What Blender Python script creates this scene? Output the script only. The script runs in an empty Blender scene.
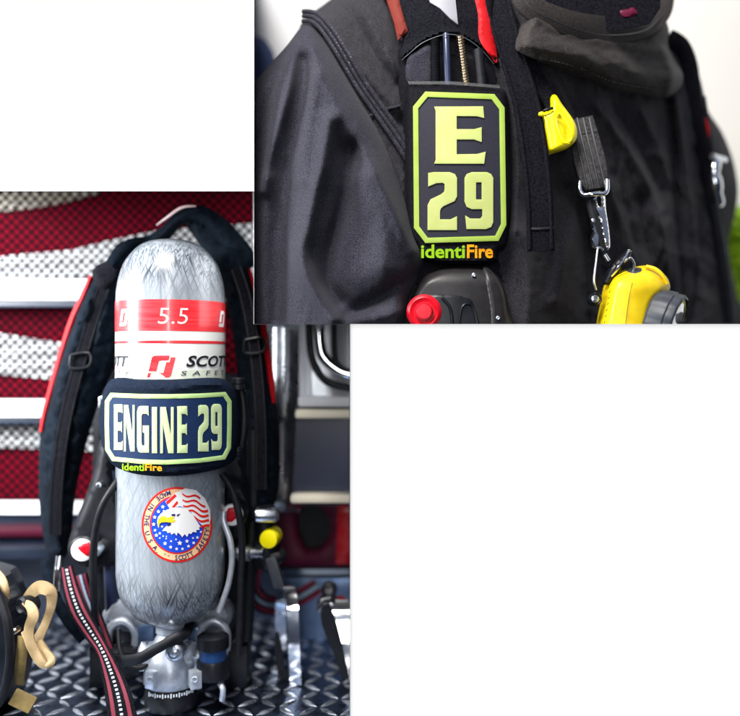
import bpy, bmesh, math, random
import numpy as np
from mathutils import Vector, Matrix
from mathutils.geometry import delaunay_2d_cdt

random.seed(7)
scene = bpy.context.scene
COL = scene.collection

# ------------------------------------------------------------------ measures
D, PX, CX, CY = 1.1, 0.0013, 370.0, 358.0      # distance to the sharp plane, metres per picture unit there
FLOOR = -0.484


def W(px, py, Y=0.0):
    s = (D + Y) / D
    return Vector(((px - CX) * PX * s, Y, (CY - py) * PX * s))


def P(v):
    s = (D + v[1]) / D
    return (v[0] / (PX * s) + CX, CY - v[2] / (PX * s))


# ------------------------------------------------------------------ materials
def mat(name, col, rough=0.5, metal=0.0, col2=None, cscale=30, bump=0.0, bscale=400, sheen=0.0,
        coat=0.0, spec=0.5, stretch=(1, 1, 1), weave=0.0, wscale=900, rvar=0.0, emis=0.0):
    m = bpy.data.materials.new(name)
    m.use_nodes = True
    nt = m.node_tree
    b = nt.nodes['Principled BSDF']
    b.inputs['Base Color'].default_value = (*col, 1)
    b.inputs['Roughness'].default_value = rough
    b.inputs['Metallic'].default_value = metal
    b.inputs['Specular IOR Level'].default_value = spec
    b.inputs['Sheen Weight'].default_value = sheen
    b.inputs['Sheen Roughness'].default_value = 0.4
    b.inputs['Coat Weight'].default_value = coat
    b.inputs['Coat Roughness'].default_value = 0.08
    tc = nt.nodes.new('ShaderNodeTexCoord')
    mp = nt.nodes.new('ShaderNodeMapping')
    mp.inputs['Scale'].default_value = stretch
    nt.links.new(tc.outputs['Object'], mp.inputs['Vector'])
    if col2 is not None:
        n = nt.nodes.new('ShaderNodeTexNoise')
        n.inputs['Scale'].default_value = cscale
        n.inputs['Detail'].default_value = 6
        r = nt.nodes.new('ShaderNodeValToRGB')
        r.color_ramp.elements[0].position = 0.32
        r.color_ramp.elements[1].position = 0.68
        r.color_ramp.elements[0].color = (*col, 1)
        r.color_ramp.elements[1].color = (*col2, 1)
        nt.links.new(mp.outputs[0], n.inputs['Vector'])
        nt.links.new(n.outputs['Fac'], r.inputs['Fac'])
        nt.links.new(r.outputs['Color'], b.inputs['Base Color'])
    if rvar > 0:
        n = nt.nodes.new('ShaderNodeTexNoise')
        n.inputs['Scale'].default_value = 45
        n.inputs['Detail'].default_value = 8
        mr = nt.nodes.new('ShaderNodeMapRange')
        mr.inputs['To Min'].default_value = max(0.02, rough - rvar)
        mr.inputs['To Max'].default_value = min(1, rough + rvar)
        mr.inputs['From Min'].default_value = 0.3
        mr.inputs['From Max'].default_value = 0.7
        nt.links.new(mp.outputs[0], n.inputs['Vector'])
        nt.links.new(n.outputs['Fac'], mr.inputs['Value'])
        nt.links.new(mr.outputs[0], b.inputs['Roughness'])
    last = None
    if bump > 0:
        n = nt.nodes.new('ShaderNodeTexNoise')
        n.inputs['Scale'].default_value = bscale
        n.inputs['Detail'].default_value = 5
        bp = nt.nodes.new('ShaderNodeBump')
        bp.inputs['Strength'].default_value = bump
        bp.inputs['Distance'].default_value = 0.001
        nt.links.new(mp.outputs[0], n.inputs['Vector'])
        nt.links.new(n.outputs['Fac'], bp.inputs['Height'])
        last = bp
    if weave > 0:
        w = nt.nodes.new('ShaderNodeTexWave')
        w.inputs['Scale'].default_value = wscale
        w.inputs['Distortion'].default_value = 1.5
        w.bands_direction = 'DIAGONAL'
        bp = nt.nodes.new('ShaderNodeBump')
        bp.inputs['Strength'].default_value = weave
        bp.inputs['Distance'].default_value = 0.0006
        fl = nt.nodes.new('ShaderNodeMapping'); fl.inputs['Scale'].default_value = (1, 0, 1)
        nt.links.new(tc.outputs['Object'], fl.inputs['Vector'])
        nt.links.new(fl.outputs[0], w.inputs['Vector'])
        nt.links.new(w.outputs['Fac'], bp.inputs['Height'])
        if last:
            nt.links.new(last.outputs[0], bp.inputs['Normal'])
        last = bp
    if last:
        nt.links.new(last.outputs[0], b.inputs['Normal'])
    if emis:
        b.inputs['Emission Color'].default_value = (*col, 1)
        b.inputs['Emission Strength'].default_value = emis
    return m


MT = {}
MT['coat'] = mat('coat_cloth', (0.008, 0.008, 0.012), 0.85, col2=(0.050, 0.049, 0.066), cscale=800, bump=0.35, bscale=1500, sheen=0.05, spec=0.07, weave=0.55, wscale=230)
MT['coat_body'] = mat('coat_cloth_dark', (0.007, 0.007, 0.009), 0.85, col2=(0.042, 0.040, 0.047), cscale=800, bump=0.35, bscale=1500, sheen=0.05, spec=0.07, weave=0.55, wscale=230)  # same cloth as the sleeve in a darker tone
MT['coat_light'] = mat('coat_worn', (0.016, 0.015, 0.017), 0.6, col2=(0.062, 0.058, 0.058), cscale=260, bump=0.5, bscale=700, sheen=0.05, spec=.2, weave=0.3, wscale=420)
MT['collar'] = mat('collar_cloth', (0.010, 0.008, 0.008), 0.75, col2=(0.034, 0.028, 0.026), cscale=420, bump=0.2, bscale=900, sheen=0.05, spec=.25)
MT['neoprene'] = mat('neoprene', (0.006, 0.006, 0.008), 0.75, col2=(0.012, 0.012, 0.016), cscale=300, bump=0.5, bscale=1200, spec=0.05)
MT['neoprene_blue'] = mat('neoprene_navy', (0.004, 0.008, 0.018), 0.75, col2=(0.009, 0.015, 0.03), cscale=300, bump=0.5, bscale=1200, spec=0.05)
MT['web'] = mat('nylon_webbing', (0.002, 0.002, 0.004), 0.85, spec=.06, col2=(0.013, 0.013, 0.018), cscale=420, bump=0.25, bscale=1400, weave=0.7, wscale=500)
MT['web2'] = mat('padded_nylon', (0.001, 0.003, 0.006), 0.8, spec=.08, col2=(0.005, 0.010, 0.018), cscale=120, bump=0.6, bscale=600, weave=0.3, wscale=500)
MT['patch_dark'] = mat('patch_black', (0.011, 0.011, 0.021), 0.6, spec=.25, col2=(0.017, 0.017, 0.031), cscale=500, bump=0.25, bscale=1500)
MT['patch_navy'] = mat('patch_navy', (0.001, 0.012, 0.052), 0.6, spec=.2, col2=(0.002, 0.019, 0.072), cscale=500, bump=0.3, bscale=1500)
MT['lime'] = mat('lime_rubber', (0.41, 0.47, 0.14), 0.6, spec=.2, col2=(0.46, 0.51, 0.18), cscale=40, bump=0.05, bscale=300)
MT['lime_rim'] = mat('lime_rim', (0.29, 0.42, 0.06), 0.6, spec=.2, col2=(0.34, 0.46, 0.085), cscale=40)
MT['glow'] = mat('photoluminescent', (0.42, 0.53, 0.27), 0.8, spec=.08, col2=(0.47, 0.57, 0.32), cscale=60, bump=0.1, bscale=800)
MT['glow_rim'] = mat('photoluminescent_rim', (0.35, 0.54, 0.19), 0.8, spec=.08, col2=(0.41, 0.57, 0.25), cscale=60)
MT['print_green'] = mat('green_thread', (0.24, 0.46, 0.012), 0.8, spec=.05)
MT['print_orange'] = mat('orange_thread', (0.80, 0.22, 0.005), 0.8, spec=.05, col2=(0.8, 0.38, 0.01), cscale=300)
MT['red'] = mat('red_print', (0.72, 0.012, 0.02), 0.3, col2=(0.80, 0.05, 0.06), cscale=120, stretch=(0.15, 0.15, 3), coat=0.4)
MT['white_print'] = mat('white_label', (0.80, 0.82, 0.78), 0.35, col2=(0.86, 0.87, 0.84), cscale=30, coat=0.3)
MT['cream_print'] = mat('pale_green_label', (0.58, 0.66, 0.52), 0.4, col2=(0.72, 0.77, 0.66), cscale=50)
MT['black_print'] = mat('black_print', (0.01, 0.012, 0.018), 0.4)
MT['grey_print'] = mat('dark_grey_print', (0.05, 0.06, 0.07), 0.4)
MT['emb_red'] = mat('emblem_red', (0.78, 0.015, 0.012), 0.35)
MT['emb_orange'] = mat('emblem_tan', (0.85, 0.50, 0.24), 0.35, col2=(0.9, 0.58, 0.34), cscale=30)
MT['emb_blue'] = mat('emblem_blue', (0.01, 0.05, 0.62), 0.35, col2=(0.01, 0.09, 0.72), cscale=40)
MT['emb_white'] = mat('emblem_white', (0.85, 0.86, 0.86), 0.35)
MT['emb_yellow'] = mat('emblem_yellow', (0.88, 0.68, 0.02), 0.35)
MT['emb_navy'] = mat('emblem_navy', (0.01, 0.015, 0.12), 0.35)
MT['red_pipe'] = mat('red_piping', (0.50, 0.006, 0.010), 0.6, spec=.2, bump=0.3, bscale=600)
MT['rust_pipe'] = mat('rust_red_trim', (0.13, 0.014, 0.008), 0.7, spec=.2, bump=0.3, bscale=600)
MT['crimson'] = mat('crimson_stripe', (0.17, 0.002, 0.022), 0.6, bump=0.4, bscale=900, weave=0.5, wscale=500)
MT['grey_stripe'] = mat('grey_stripe', (0.22, 0.30, 0.40), 0.6, bump=0.4, bscale=900)
MT['white_thread'] = mat('white_thread', (0.75, 0.80, 0.85), 0.6)
MT['silver_tape'] = mat('silver_tape', (0.22, 0.22, 0.25), 0.5, 0.3)
MT['chrome'] = mat('chrome', (0.86, 0.87, 0.88), 0.10, 1.0, rvar=0.06, bump=0.03, bscale=40)
MT['bright'] = mat('white_chrome', (0.86, 0.88, 0.91), 0.4, 0.1, rvar=0.1, bump=0.03, bscale=30)  # nearly matt white, chrome's bright reflections put into the base colour
MT['pale_pink'] = mat('pale_pink', (0.85, 0.62, 0.62), 0.35)
MT['steel'] = mat('brushed_steel', (0.62, 0.65, 0.70), 0.3, 1.0, rvar=0.12, bump=0.1, bscale=300)
MT['brass'] = mat('brass', (0.62, 0.54, 0.44), 0.25, 1.0)
MT['alu'] = mat('cast_aluminium', (0.42, 0.46, 0.52), 0.36, 0.55, col2=(0.54, 0.58, 0.65), cscale=160, bump=0.2, bscale=620, rvar=0.1)
MT['black'] = mat('black_plastic', (0.003, 0.004, 0.006), 0.38, spec=.3, col2=(0.007, 0.008, 0.012), cscale=50, bump=0.15, bscale=700, rvar=0.1)
MT['rubber'] = mat('black_rubber', (0.004, 0.005, 0.007), 0.5, spec=.25, col2=(0.009, 0.010, 0.014), cscale=80, bump=0.2, bscale=400)
MT['blue_plastic'] = mat('blue_ring', (0.006, 0.04, 0.15), 0.4)
MT['dev_grey'] = mat('device_grey', (0.010, 0.009, 0.010), 0.42, spec=.4, col2=(0.018, 0.016, 0.017), cscale=90, bump=0.25, bscale=900)
MT['red_button'] = mat('red_button', (0.55, 0.003, 0.014), 0.4, spec=.3)
MT['yellow'] = mat('yellow_plastic', (0.62, 0.43, 0.0), 0.45, rvar=.12, col2=(0.82, 0.60, 0.005), cscale=38, bump=0.2, bscale=900)
MT['yellow2'] = mat('bright_yellow_plastic', (0.88, 0.76, 0.0), 0.35, bump=0.1, bscale=500)
MT['slate'] = mat('slate_rubber', (0.018, 0.022, 0.030), 0.5, col2=(0.03, 0.035, 0.045), cscale=80, bump=0.3, bscale=800)
MT['lens'] = mat('lens_glass', (0.60, 0.62, 0.66), 0.12, 0.6, coat=1.0)
MT['tan'] = mat('tan_leather', (0.36, 0.25, 0.12), 0.65, col2=(0.50, 0.36, 0.19), cscale=50, bump=0.5, bscale=350)
MT['olive'] = mat('olive_webbing', (0.16, 0.11, 0.03), 0.7, col2=(0.24, 0.17, 0.05), cscale=90, bump=0.5, bscale=500)
MT['tread'] = mat('tread_plate', (0.04, 0.066, 0.125), 0.32, 1.0, col2=(0.11, 0.15, 0.24), cscale=35, bump=0.15, bscale=160, rvar=0.12)
MT['lug'] = mat('tread_lug', (0.60, 0.67, 0.80), 0.33, 1.0, col2=(0.74, 0.80, 0.90), cscale=60, bump=0.15, bscale=260, rvar=0.12)  # paler than the plate, glints on the lugs put into the colour
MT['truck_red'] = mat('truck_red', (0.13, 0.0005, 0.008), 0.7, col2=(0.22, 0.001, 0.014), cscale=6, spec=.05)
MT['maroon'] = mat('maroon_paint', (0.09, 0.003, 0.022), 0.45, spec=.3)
MT['truck_red_lit'] = mat('lit_red_paint', (0.60, 0.006, 0.012), 0.35, coat=0.5)
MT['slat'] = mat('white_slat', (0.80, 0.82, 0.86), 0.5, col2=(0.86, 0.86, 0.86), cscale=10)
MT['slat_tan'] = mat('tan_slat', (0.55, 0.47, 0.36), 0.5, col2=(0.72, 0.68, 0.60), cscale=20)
MT['mesh'] = mat('mesh_wire', (0.005, 0.003, 0.005), 0.9, spec=0.0)
MT['navy_paint'] = mat('navy_paint', (0.010, 0.016, 0.048), 0.35, col2=(0.022, 0.032, 0.075), cscale=8, coat=0.3)
MT['gold'] = mat('gold_trim', (0.95, 0.84, 0.64), 0.5, 0.0, col2=(0.95, 0.88, 0.72), cscale=40)
MT['riser'] = mat('dark_riser', (0.008, 0.014, 0.03), 0.4, col2=(0.014, 0.024, 0.05), cscale=10)
MT['ledge'] = mat('blue_ledge', (0.10, 0.17, 0.32), 0.35, 0.6, col2=(0.2, 0.28, 0.42), cscale=40, bump=0.5, bscale=120)
MT['cream_wall'] = mat('cream_wall', (0.90, 0.87, 0.81), 0.9, col2=(0.93, 0.91, 0.86), cscale=4)
MT['grey_wall'] = mat('grey_wall', (0.52, 0.53, 0.56), 0.8, col2=(0.60, 0.60, 0.60), cscale=5)
MT['blue_panel'] = mat('blue_panel', (0.03, 0.045, 0.10), 0.8, spec=.1, col2=(0.05, 0.06, 0.13), cscale=9)
MT['leaf'] = mat('leaf', (0.46, 0.72, 0.015), 0.6, col2=(0.54, 0.78, 0.03), cscale=50)
MT['helmet'] = mat('helmet_shell', (0.004, 0.006, 0.010), 0.35, col2=(0.008, 0.012, 0.02), cscale=20, bump=0.2, bscale=200)

# box sides: white outside, black inside
m = bpy.data.materials.new('box_board'); m.use_nodes = True
nt = m.node_tree; nt.nodes.clear()
o_ = nt.nodes.new('ShaderNodeOutputMaterial'); mx = nt.nodes.new('ShaderNodeMixShader')
d1 = nt.nodes.new('ShaderNodeBsdfDiffuse'); d1.inputs[0].default_value = (0.95, 0.95, 0.95, 1)
d2 = nt.nodes.new('ShaderNodeBsdfDiffuse'); d2.inputs[0].default_value = (0.03, 0.03, 0.035, 1)
ge = nt.nodes.new('ShaderNodeNewGeometry')
nt.links.new(ge.outputs['Backfacing'], mx.inputs[0]); nt.links.new(d1.outputs[0], mx.inputs[1])
nt.links.new(d2.outputs[0], mx.inputs[2]); nt.links.new(mx.outputs[0], o_.inputs[0])
MT['board'] = m


def cylinder_material():
    m = bpy.data.materials.new('wound_composite'); m.use_nodes = True
    nt = m.node_tree; N = nt.nodes; L = nt.links
    b = N['Principled BSDF']
    tc = N.new('ShaderNodeTexCoord')
    sep = N.new('ShaderNodeSeparateXYZ'); L.new(tc.outputs['Object'], sep.inputs[0])

    def streak(rot, sx, sz, sc, det=2.5):
        mp = N.new('ShaderNodeMapping'); mp.inputs['Rotation'].default_value = (0, rot, 0)
        L.new(tc.outputs['Object'], mp.inputs['Vector'])
        mp2 = N.new('ShaderNodeMapping'); mp2.inputs['Scale'].default_value = (sx, sx * .25, sz)
        L.new(mp.outputs[0], mp2.inputs['Vector'])
        n = N.new('ShaderNodeTexNoise'); n.inputs['Scale'].default_value = sc; n.inputs['Detail'].default_value = det
        n.inputs['Roughness'].default_value = 0.6
        L.new(mp2.outputs[0], n.inputs['Vector'])
        return n.outputs['Fac']

    def math_(op, a, bb, clamp=False):
        x = N.new('ShaderNodeMath'); x.operation = op; x.use_clamp = clamp
        for i, v in enumerate((a, bb)):
            if isinstance(v, (int, float)):
                x.inputs[i].default_value = v
            else:
                L.new(v, x.inputs[i])
        return x.outputs[0]

    def smooth(v, a, bb):
        r = N.new('ShaderNodeMapRange'); r.interpolation_type = 'SMOOTHSTEP'
        r.inputs['From Min'].default_value = a; r.inputs['From Max'].default_value = bb
        L.new(v, r.inputs['Value']); return r.outputs[0]
    s1 = streak(0.36, 1, 0.016, 430)
    s2 = streak(-0.42, 1, 0.014, 380)
    s3 = streak(0.04, 1, 0.014, 520)
    st = math_('MAXIMUM', smooth(s1, 0.44, 0.70), smooth(s2, 0.44, 0.70))
    fine = math_('MULTIPLY', smooth(s3, 0.40, 0.68), 0.85)
    st = math_('MAXIMUM', st, fine)
    # where the windings thin out at either dome the dark fibres show most
    z = sep.outputs['Z']
    top = math_('MULTIPLY', smooth(z, 0.560, 0.605), smooth(z, 0.652, 0.625))
    bot = math_('MULTIPLY', smooth(z, 0.205, 0.160), smooth(z, 0.105, 0.125))
    blot = N.new('ShaderNodeTexNoise'); blot.inputs['Scale'].default_value = 26; blot.inputs['Detail'].default_value = 4
    L.new(tc.outputs['Object'], blot.inputs['Vector'])
    zone = math_('MAXIMUM', top, bot)
    zone = math_('MULTIPLY', zone, smooth(blot.outputs['Fac'], 0.12, 0.50))
    zone = math_('ADD', math_('MULTIPLY', zone, .66), 0.40, True)
    fac = math_('MULTIPLY', st, zone, True)
    mix = N.new('ShaderNodeMix'); mix.data_type = 'RGBA'
    mix.inputs['A'].default_value = (0.31, 0.345, 0.385, 1); mix.inputs['B'].default_value = (0.022, 0.032, 0.046, 1)
    L.new(fac, mix.inputs['Factor']); L.new(mix.outputs['Result'], b.inputs['Base Color'])
    b.inputs['Roughness'].default_value = 0.3
    b.inputs['Coat Weight'].default_value = 0.7; b.inputs['Coat Roughness'].default_value = 0.22
    bp = N.new('ShaderNodeBump'); bp.inputs['Strength'].default_value = 0.12; bp.inputs['Distance'].default_value = 0.0005
    L.new(s1, bp.inputs['Height']); L.new(bp.outputs[0], b.inputs['Normal'])
    return m


MT['composite'] = cylinder_material()

# ------------------------------------------------------------------ geometry helpers


class G:
    def __init__(s):
        s.v = []; s.f = []; s.sm = []

    def add(s, vs, fs, smooth=True):
        o = len(s.v)
        s.v += [Vector(v) for v in vs]
        s.f += [tuple(i + o for i in f) for f in fs]
        s.sm += [smooth] * len(fs)
        return s

    def box(s, c, d, R=None, bev=0.0):
        bm = bmesh.new()
        bmesh.ops.create_cube(bm, size=1)
        for v in bm.verts:
            v.co = Vector((v.co.x * d[0], v.co.y * d[1], v.co.z * d[2]))
        if bev > 0:
            bmesh.ops.bevel(bm, geom=bm.edges[:], offset=bev, segments=2, profile=0.6, affect='EDGES')
        c = Vector(c)
        R = R or Matrix.Identity(3)
        vs = [c + R @ v.co for v in bm.verts]
        bm.verts.index_update()
        s.add(vs, [[v.index for v in f.verts] for f in bm.faces], True)
        bm.free()
        return s

    def tube(s, pts, r, n=10, cap=True):
        pts = [Vector(p) for p in pts]
        rr = r if hasattr(r, '__len__') else [r] * len(pts)
        up = None; vs = []
        for i, p in enumerate(pts):
            t = (pts[min(i + 1, len(pts) - 1)] - pts[max(i - 1, 0)])
            if t.length < 1e-9:
                t = Vector((0, 0, 1))
            t.normalize()
            if up is None:
                up = t.orthogonal().normalized()
            up = (up - t * up.dot(t))
            if up.length < 1e-6:
                up = t.orthogonal()
            up.normalize()
            w = t.cross(up)
            for k in range(n):
                a = 2 * math.pi * k / n
                vs.append(p + (up * math.cos(a) + w * math.sin(a)) * rr[i])
        fs = []
        for i in range(len(pts) - 1):
            for k in range(n):
                fs.append((i * n + k, i * n + (k + 1) % n, (i + 1) * n + (k + 1) % n, (i + 1) * n + k))
        if cap:
            fs.append(tuple(range(n - 1, -1, -1)))
            fs.append(tuple(range((len(pts) - 1) * n, len(pts) * n)))
        return s.add(vs, fs)

    def lathe(s, c, axis, prof, n=32, ribs=0, ribd=0.0):
        """prof: (distance along axis, radius)"""
        c = Vector(c); a = Vector(axis).normalized()
        u = a.orthogonal().normalized(); w = a.cross(u)
        vs = []
        for (h, r) in prof:
            for k in range(n):
                t = 2 * math.pi * k / n
                rr = r
                if ribs and (int(k * ribs / n * 2) % 2):
                    rr = max(r - ribd, 0.0001)
                vs.append(c + a * h + (u * math.cos(t) + w * math.sin(t)) * rr)
        fs = []
        for i in range(len(prof) - 1):
            for k in range(n):
                fs.append((i * n + k, i * n + (k + 1) % n, (i + 1) * n + (k + 1) % n, (i + 1) * n + k))
        fs.append(tuple(range(n - 1, -1, -1)))
        fs.append(tuple(range((len(prof) - 1) * n, len(prof) * n)))
        return s.add(vs, fs)


def crom(pts, k=8, closed=False):
    pts = [tuple(map(float, p)) for p in pts]
    n = len(pts); out = []
    rng = n if closed else n - 1
    for i in range(rng):
        if closed:
            p0, p1, p2, p3 = pts[(i - 1) % n], pts[i], pts[(i + 1) % n], pts[(i + 2) % n]
        else:
            p0, p1, p2, p3 = pts[max(i - 1, 0)], pts[i], pts[i + 1], pts[min(i + 2, n - 1)]
        for j in range(k):
            t = j / k
            out.append(tuple(0.5 * ((2 * b) + (-a + c) * t + (2 * a - 5 * b + 4 * c - d) * t * t + (-a + 3 * b - 3 * c + d) * t ** 3)
                             for a, b, c, d in zip(p0, p1, p2, p3)))
    if not closed:
        out.append(pts[-1])
    return out


def seg_dist(X, Z, line, closed=False):
    """distance of points to a polyline"""
    pts = np.array([(p[0], p[1]) for p in line], float)
    if closed:
        pts = np.vstack([pts, pts[:1]])
    best = np.full(X.shape, 1e9)
    for (x0, y0), (x1, y1) in zip(pts[:-1], pts[1:]):
        dx, dy = x1 - x0, y1 - y0
        L2 = dx * dx + dy * dy + 1e-12
        t = np.clip(((X - x0) * dx + (Z - y0) * dy) / L2, 0, 1)
        best = np.minimum(best, np.hypot(X - x0 - t * dx, Z - y0 - t * dy))
    return best


def inside(poly, x, y):
    c = False; n = len(poly); j = n - 1
    for i in range(n):
        xi, yi = poly[i][0], poly[i][1]; xj, yj = poly[j][0], poly[j][1]
        if (yi > y) != (yj > y) and x < (xj - xi) * (y - yi) / (yj - yi) + xi:
            c = not c
        j = i
    return c


def inside_np(poly, X, Z):
    c = np.zeros(X.shape, bool); n = len(poly); j = n - 1
    for i in range(n):
        xi, yi = poly[i][0], poly[i][1]; xj, yj = poly[j][0], poly[j][1]
        if yi != yj:
            c ^= ((yi > Z) != (yj > Z)) & (X < (xj - xi) * (Z - yi) / (yj - yi) + xi)
        j = i
    return c


def resample(poly, h):
    out = []
    n = len(poly)
    for i in range(n):
        a, b = poly[i], poly[(i + 1) % n]
        L = math.hypot(b[0] - a[0], b[1] - a[1])
        k = max(1, int(math.ceil(L / h)))
        for j in range(k):
            t = j / k
            out.append((a[0] + (b[0] - a[0]) * t, a[1] + (b[1] - a[1]) * t))
    return out


def sheet(g, outline, depth, h=4.0, holes=(), inflate=0.0, er=8.0, skirt=0.0, rel=None):
    """a cloth or plate surface with the given front outline; depth(X,Z)->Y; edges rounded back by inflate over er"""
    loops = [resample(outline, h)] + [resample(q, h) for q in holes]
    verts, edges = [], []
    for lp in loops:
        o = len(verts)
        verts += [Vector(p) for p in lp]
        edges += [(o + i, o + (i + 1) % len(lp)) for i in range(len(lp))]
    nb = len(verts)
    xs = [p[0] for p in loops[0]]; ys = [p[1] for p in loops[0]]
    gx, gy = np.meshgrid(np.arange(min(xs) + h / 2, max(xs), h), np.arange(min(ys) + h / 2, max(ys), h))
    gx = gx + (np.arange(gx.shape[0]) % 2)[:, None] * h * 0.5
    gx, gy = gx.ravel(), gy.ravel()
    if len(gx):
        d = seg_dist(gx, gy, loops[0], True)
        for q in loops[1:]:
            d = np.minimum(d, seg_dist(gx, gy, q, True))
        ok = (d > h * 0.45) & inside_np(loops[0], gx, gy)
        for q in loops[1:]:
            ok &= ~inside_np(q, gx, gy)
        verts += [Vector((x, y)) for x, y in zip(gx[ok], gy[ok])]
    r = delaunay_2d_cdt(verts, edges, [], 1, 1e-5)
    V, F = r[0], r[2]
    F2 = []
    for f in F:
        cx = sum(V[i].x for i in f) / len(f); cy = sum(V[i].y for i in f) / len(f)
        if any(inside(q, cx, cy) for q in loops[1:]):
            continue
        F2.append(tuple(f))
    X = np.array([v.x for v in V]); Z = np.array([v.y for v in V])
    Y = depth(X, Z) if callable(depth) else np.full(X.shape, float(depth))
    if inflate:
        d = seg_dist(X, Z, loops[0], True)
        for q in loops[1:]:
            d = np.minimum(d, seg_dist(X, Z, q, True))
        t = 1 - np.clip(d / er, 0, 1)
        Y = Y + inflate * (0.75 * t ** 2.2 + 0.25 * t ** 6)
    P3 = [W(x, z, y) for x, z, y in zip(X, Z, Y)]
    # orient the faces towards the viewer side (-Y)
    F3 = []
    for f in F2:
        a, b, c = P3[f[0]], P3[f[1]], P3[f[2]]
        if (b - a).cross(c - a).y > 0:
            f = f[::-1]
        F3.append(f)
    g.add(P3, F3, True)
    if skirt:
        cnt = {}
        for f in F3:
            for i in range(len(f)):
                e = (f[i], f[(i + 1) % len(f)])
                if (e[1], e[0]) in cnt:
                    del cnt[(e[1], e[0])]
                else:
                    cnt[e] = 1
        vs, fs = [], []
        for (a, b) in cnt:
            o = len(vs)
            k = Vector((0, skirt, 0))
            vs += [P3[a], P3[b], P3[b] + k, P3[a] + k]
            fs.append((o, o + 3, o + 2, o + 1))
        g.add(vs, fs, False)
    return g


def ridge(X, Z, line, amp, w):
    return -amp * np.exp(-(seg_dist(X, Z, crom(line, 6)) / w) ** 2)


def vnoise(X, Z, seed=0):
    X = np.asarray(X, float); Z = np.asarray(Z, float)
    xi = np.floor(X).astype(int); zi = np.floor(Z).astype(int)
    fx = X - xi; fz = Z - zi
    fx = fx * fx * (3 - 2 * fx); fz = fz * fz * (3 - 2 * fz)

    def hsh(a, b):
        v = np.sin(a * 127.1 + b * 311.7 + seed * 74.7) * 43758.5453
        return v - np.floor(v)
    return (hsh(xi, zi) * (1 - fx) + hsh(xi + 1, zi) * fx) * (1 - fz) + (hsh(xi, zi + 1) * (1 - fx) + hsh(xi + 1, zi + 1) * fx) * fz - .5


def wrinkle(X, Z, amp, lx, lz, seed=0, skew=0.0):
    u = (X + Z * skew) / lx; v = Z / lz
    n = vnoise(u, v, seed) + .5 * vnoise(u * 2.1 + 7, v * 2.1, seed + 1) + .25 * vnoise(u * 4.3, v * 4.3 + 3, seed + 2)
    return -amp * (1 - 2.2 * np.abs(n))


def crease(X, Z, line, amp, w):
    return -amp * np.exp(-(seg_dist(X, Z, crom(line, 6)) / w) ** 1.25)


def ribbon(g, path, width, off=0.0, lift=0.0, n=5, crown=0.0, thick=0.0015, k=8):
    """strap: path of (px, py, Y) with width in picture units; off shifts it sideways (a stripe)"""
    p = crom(path, k)
    wd = width if hasattr(width, '__len__') else None
    of_ = [q[0] for q in crom([(a, 0) for a in off], k)] if hasattr(off, '__len__') else None
    if wd:
        wd = [q[0] for q in crom([(a, 0) for a in wd], k)]
    vs = []
    m = len(p)
    for i in range(m):
        a = p[max(i - 1, 0)]; b = p[min(i + 1, m - 1)]
        tx, ty = b[0] - a[0], b[1] - a[1]
        L = math.hypot(tx, ty) + 1e-9
        nx, ny = -ty / L, tx / L
        w_ = wd[i] if wd else width
        for j in range(n):
            u = (j / (n - 1) - 0.5)
            q = u * w_ + (of_[i] if of_ else off)
            vs.append(W(p[i][0] + nx * q, p[i][1] + ny * q, p[i][2] - lift - crown * (1 - 4 * u * u)))
    fs = []
    for i in range(m - 1):
        for j in range(n - 1):
            fs.append((i * n + j, i * n + j + 1, (i + 1) * n + j + 1, (i + 1) * n + j))
    # face viewer
    a, b, c = vs[fs[0][0]], vs[fs[0][1]], vs[fs[0][2]]
    if (b - a).cross(c - a).y > 0:
        fs = [f[::-1] for f in fs]
    g.add(vs, fs, True)
    if thick:
        back = [v + Vector((0, thick, 0)) for v in vs]
        o2 = [f[::-1] for f in fs]
        g.add(back, o2, True)
        ring = [i * n for i in range(m)] + [(m - 1) * n + j for j in range(1, n)] + [i * n + n - 1 for i in range(m - 2, -1, -1)] + [j for j in range(n - 2, 0, -1)]
        vv = [vs[i] for i in ring] + [back[i] for i in ring]
        R = len(ring)
        g.add(vv, [(i, (i + 1) % R, R + (i + 1) % R, R + i) for i in range(R)], False)
    return g


def ptube(g, path, r, n=10, k=8):
    return g.tube([W(*q) for q in crom(path, k)], r, n)


# clipping: each arrangement ends at the sides of the box it stands in
def allowed_truck(px, py):
    return py > 191 and px < 350 and not (px > 254 and py < 324)


def allowed_coat(px, py):
    return px > 254 and py < 324


def vplane(px):
    a = Vector((0, -D, 0)); q = W(px, 358)
    return a, Vector((q.y + D, -q.x, 0)).normalized()


def hplane(py):
    a = Vector((0, -D, 0)); q = W(370, py)
    return a, Vector((0, -q.z, q.y + D)).normalized()


def clip_bm(bm, which):
    if which == 'T':
        planes = [vplane(350), hplane(191), vplane(254), hplane(324)]; ok = allowed_truck
    else:
        planes = [vplane(254), hplane(324)]; ok = allowed_coat
    ps = [P(v.co) for v in bm.verts]
    if all(ok(*q) for q in ps):
        return
    for co, no in planes:
        geom = bm.verts[:] + bm.edges[:] + bm.faces[:]
        bmesh.ops.bisect_plane(bm, geom=geom, plane_co=co, plane_no=no, dist=1e-6)
    bad = [f for f in bm.faces if not ok(*P(f.calc_center_median()))]
    bmesh.ops.delete(bm, geom=bad, context='FACES')


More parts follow.
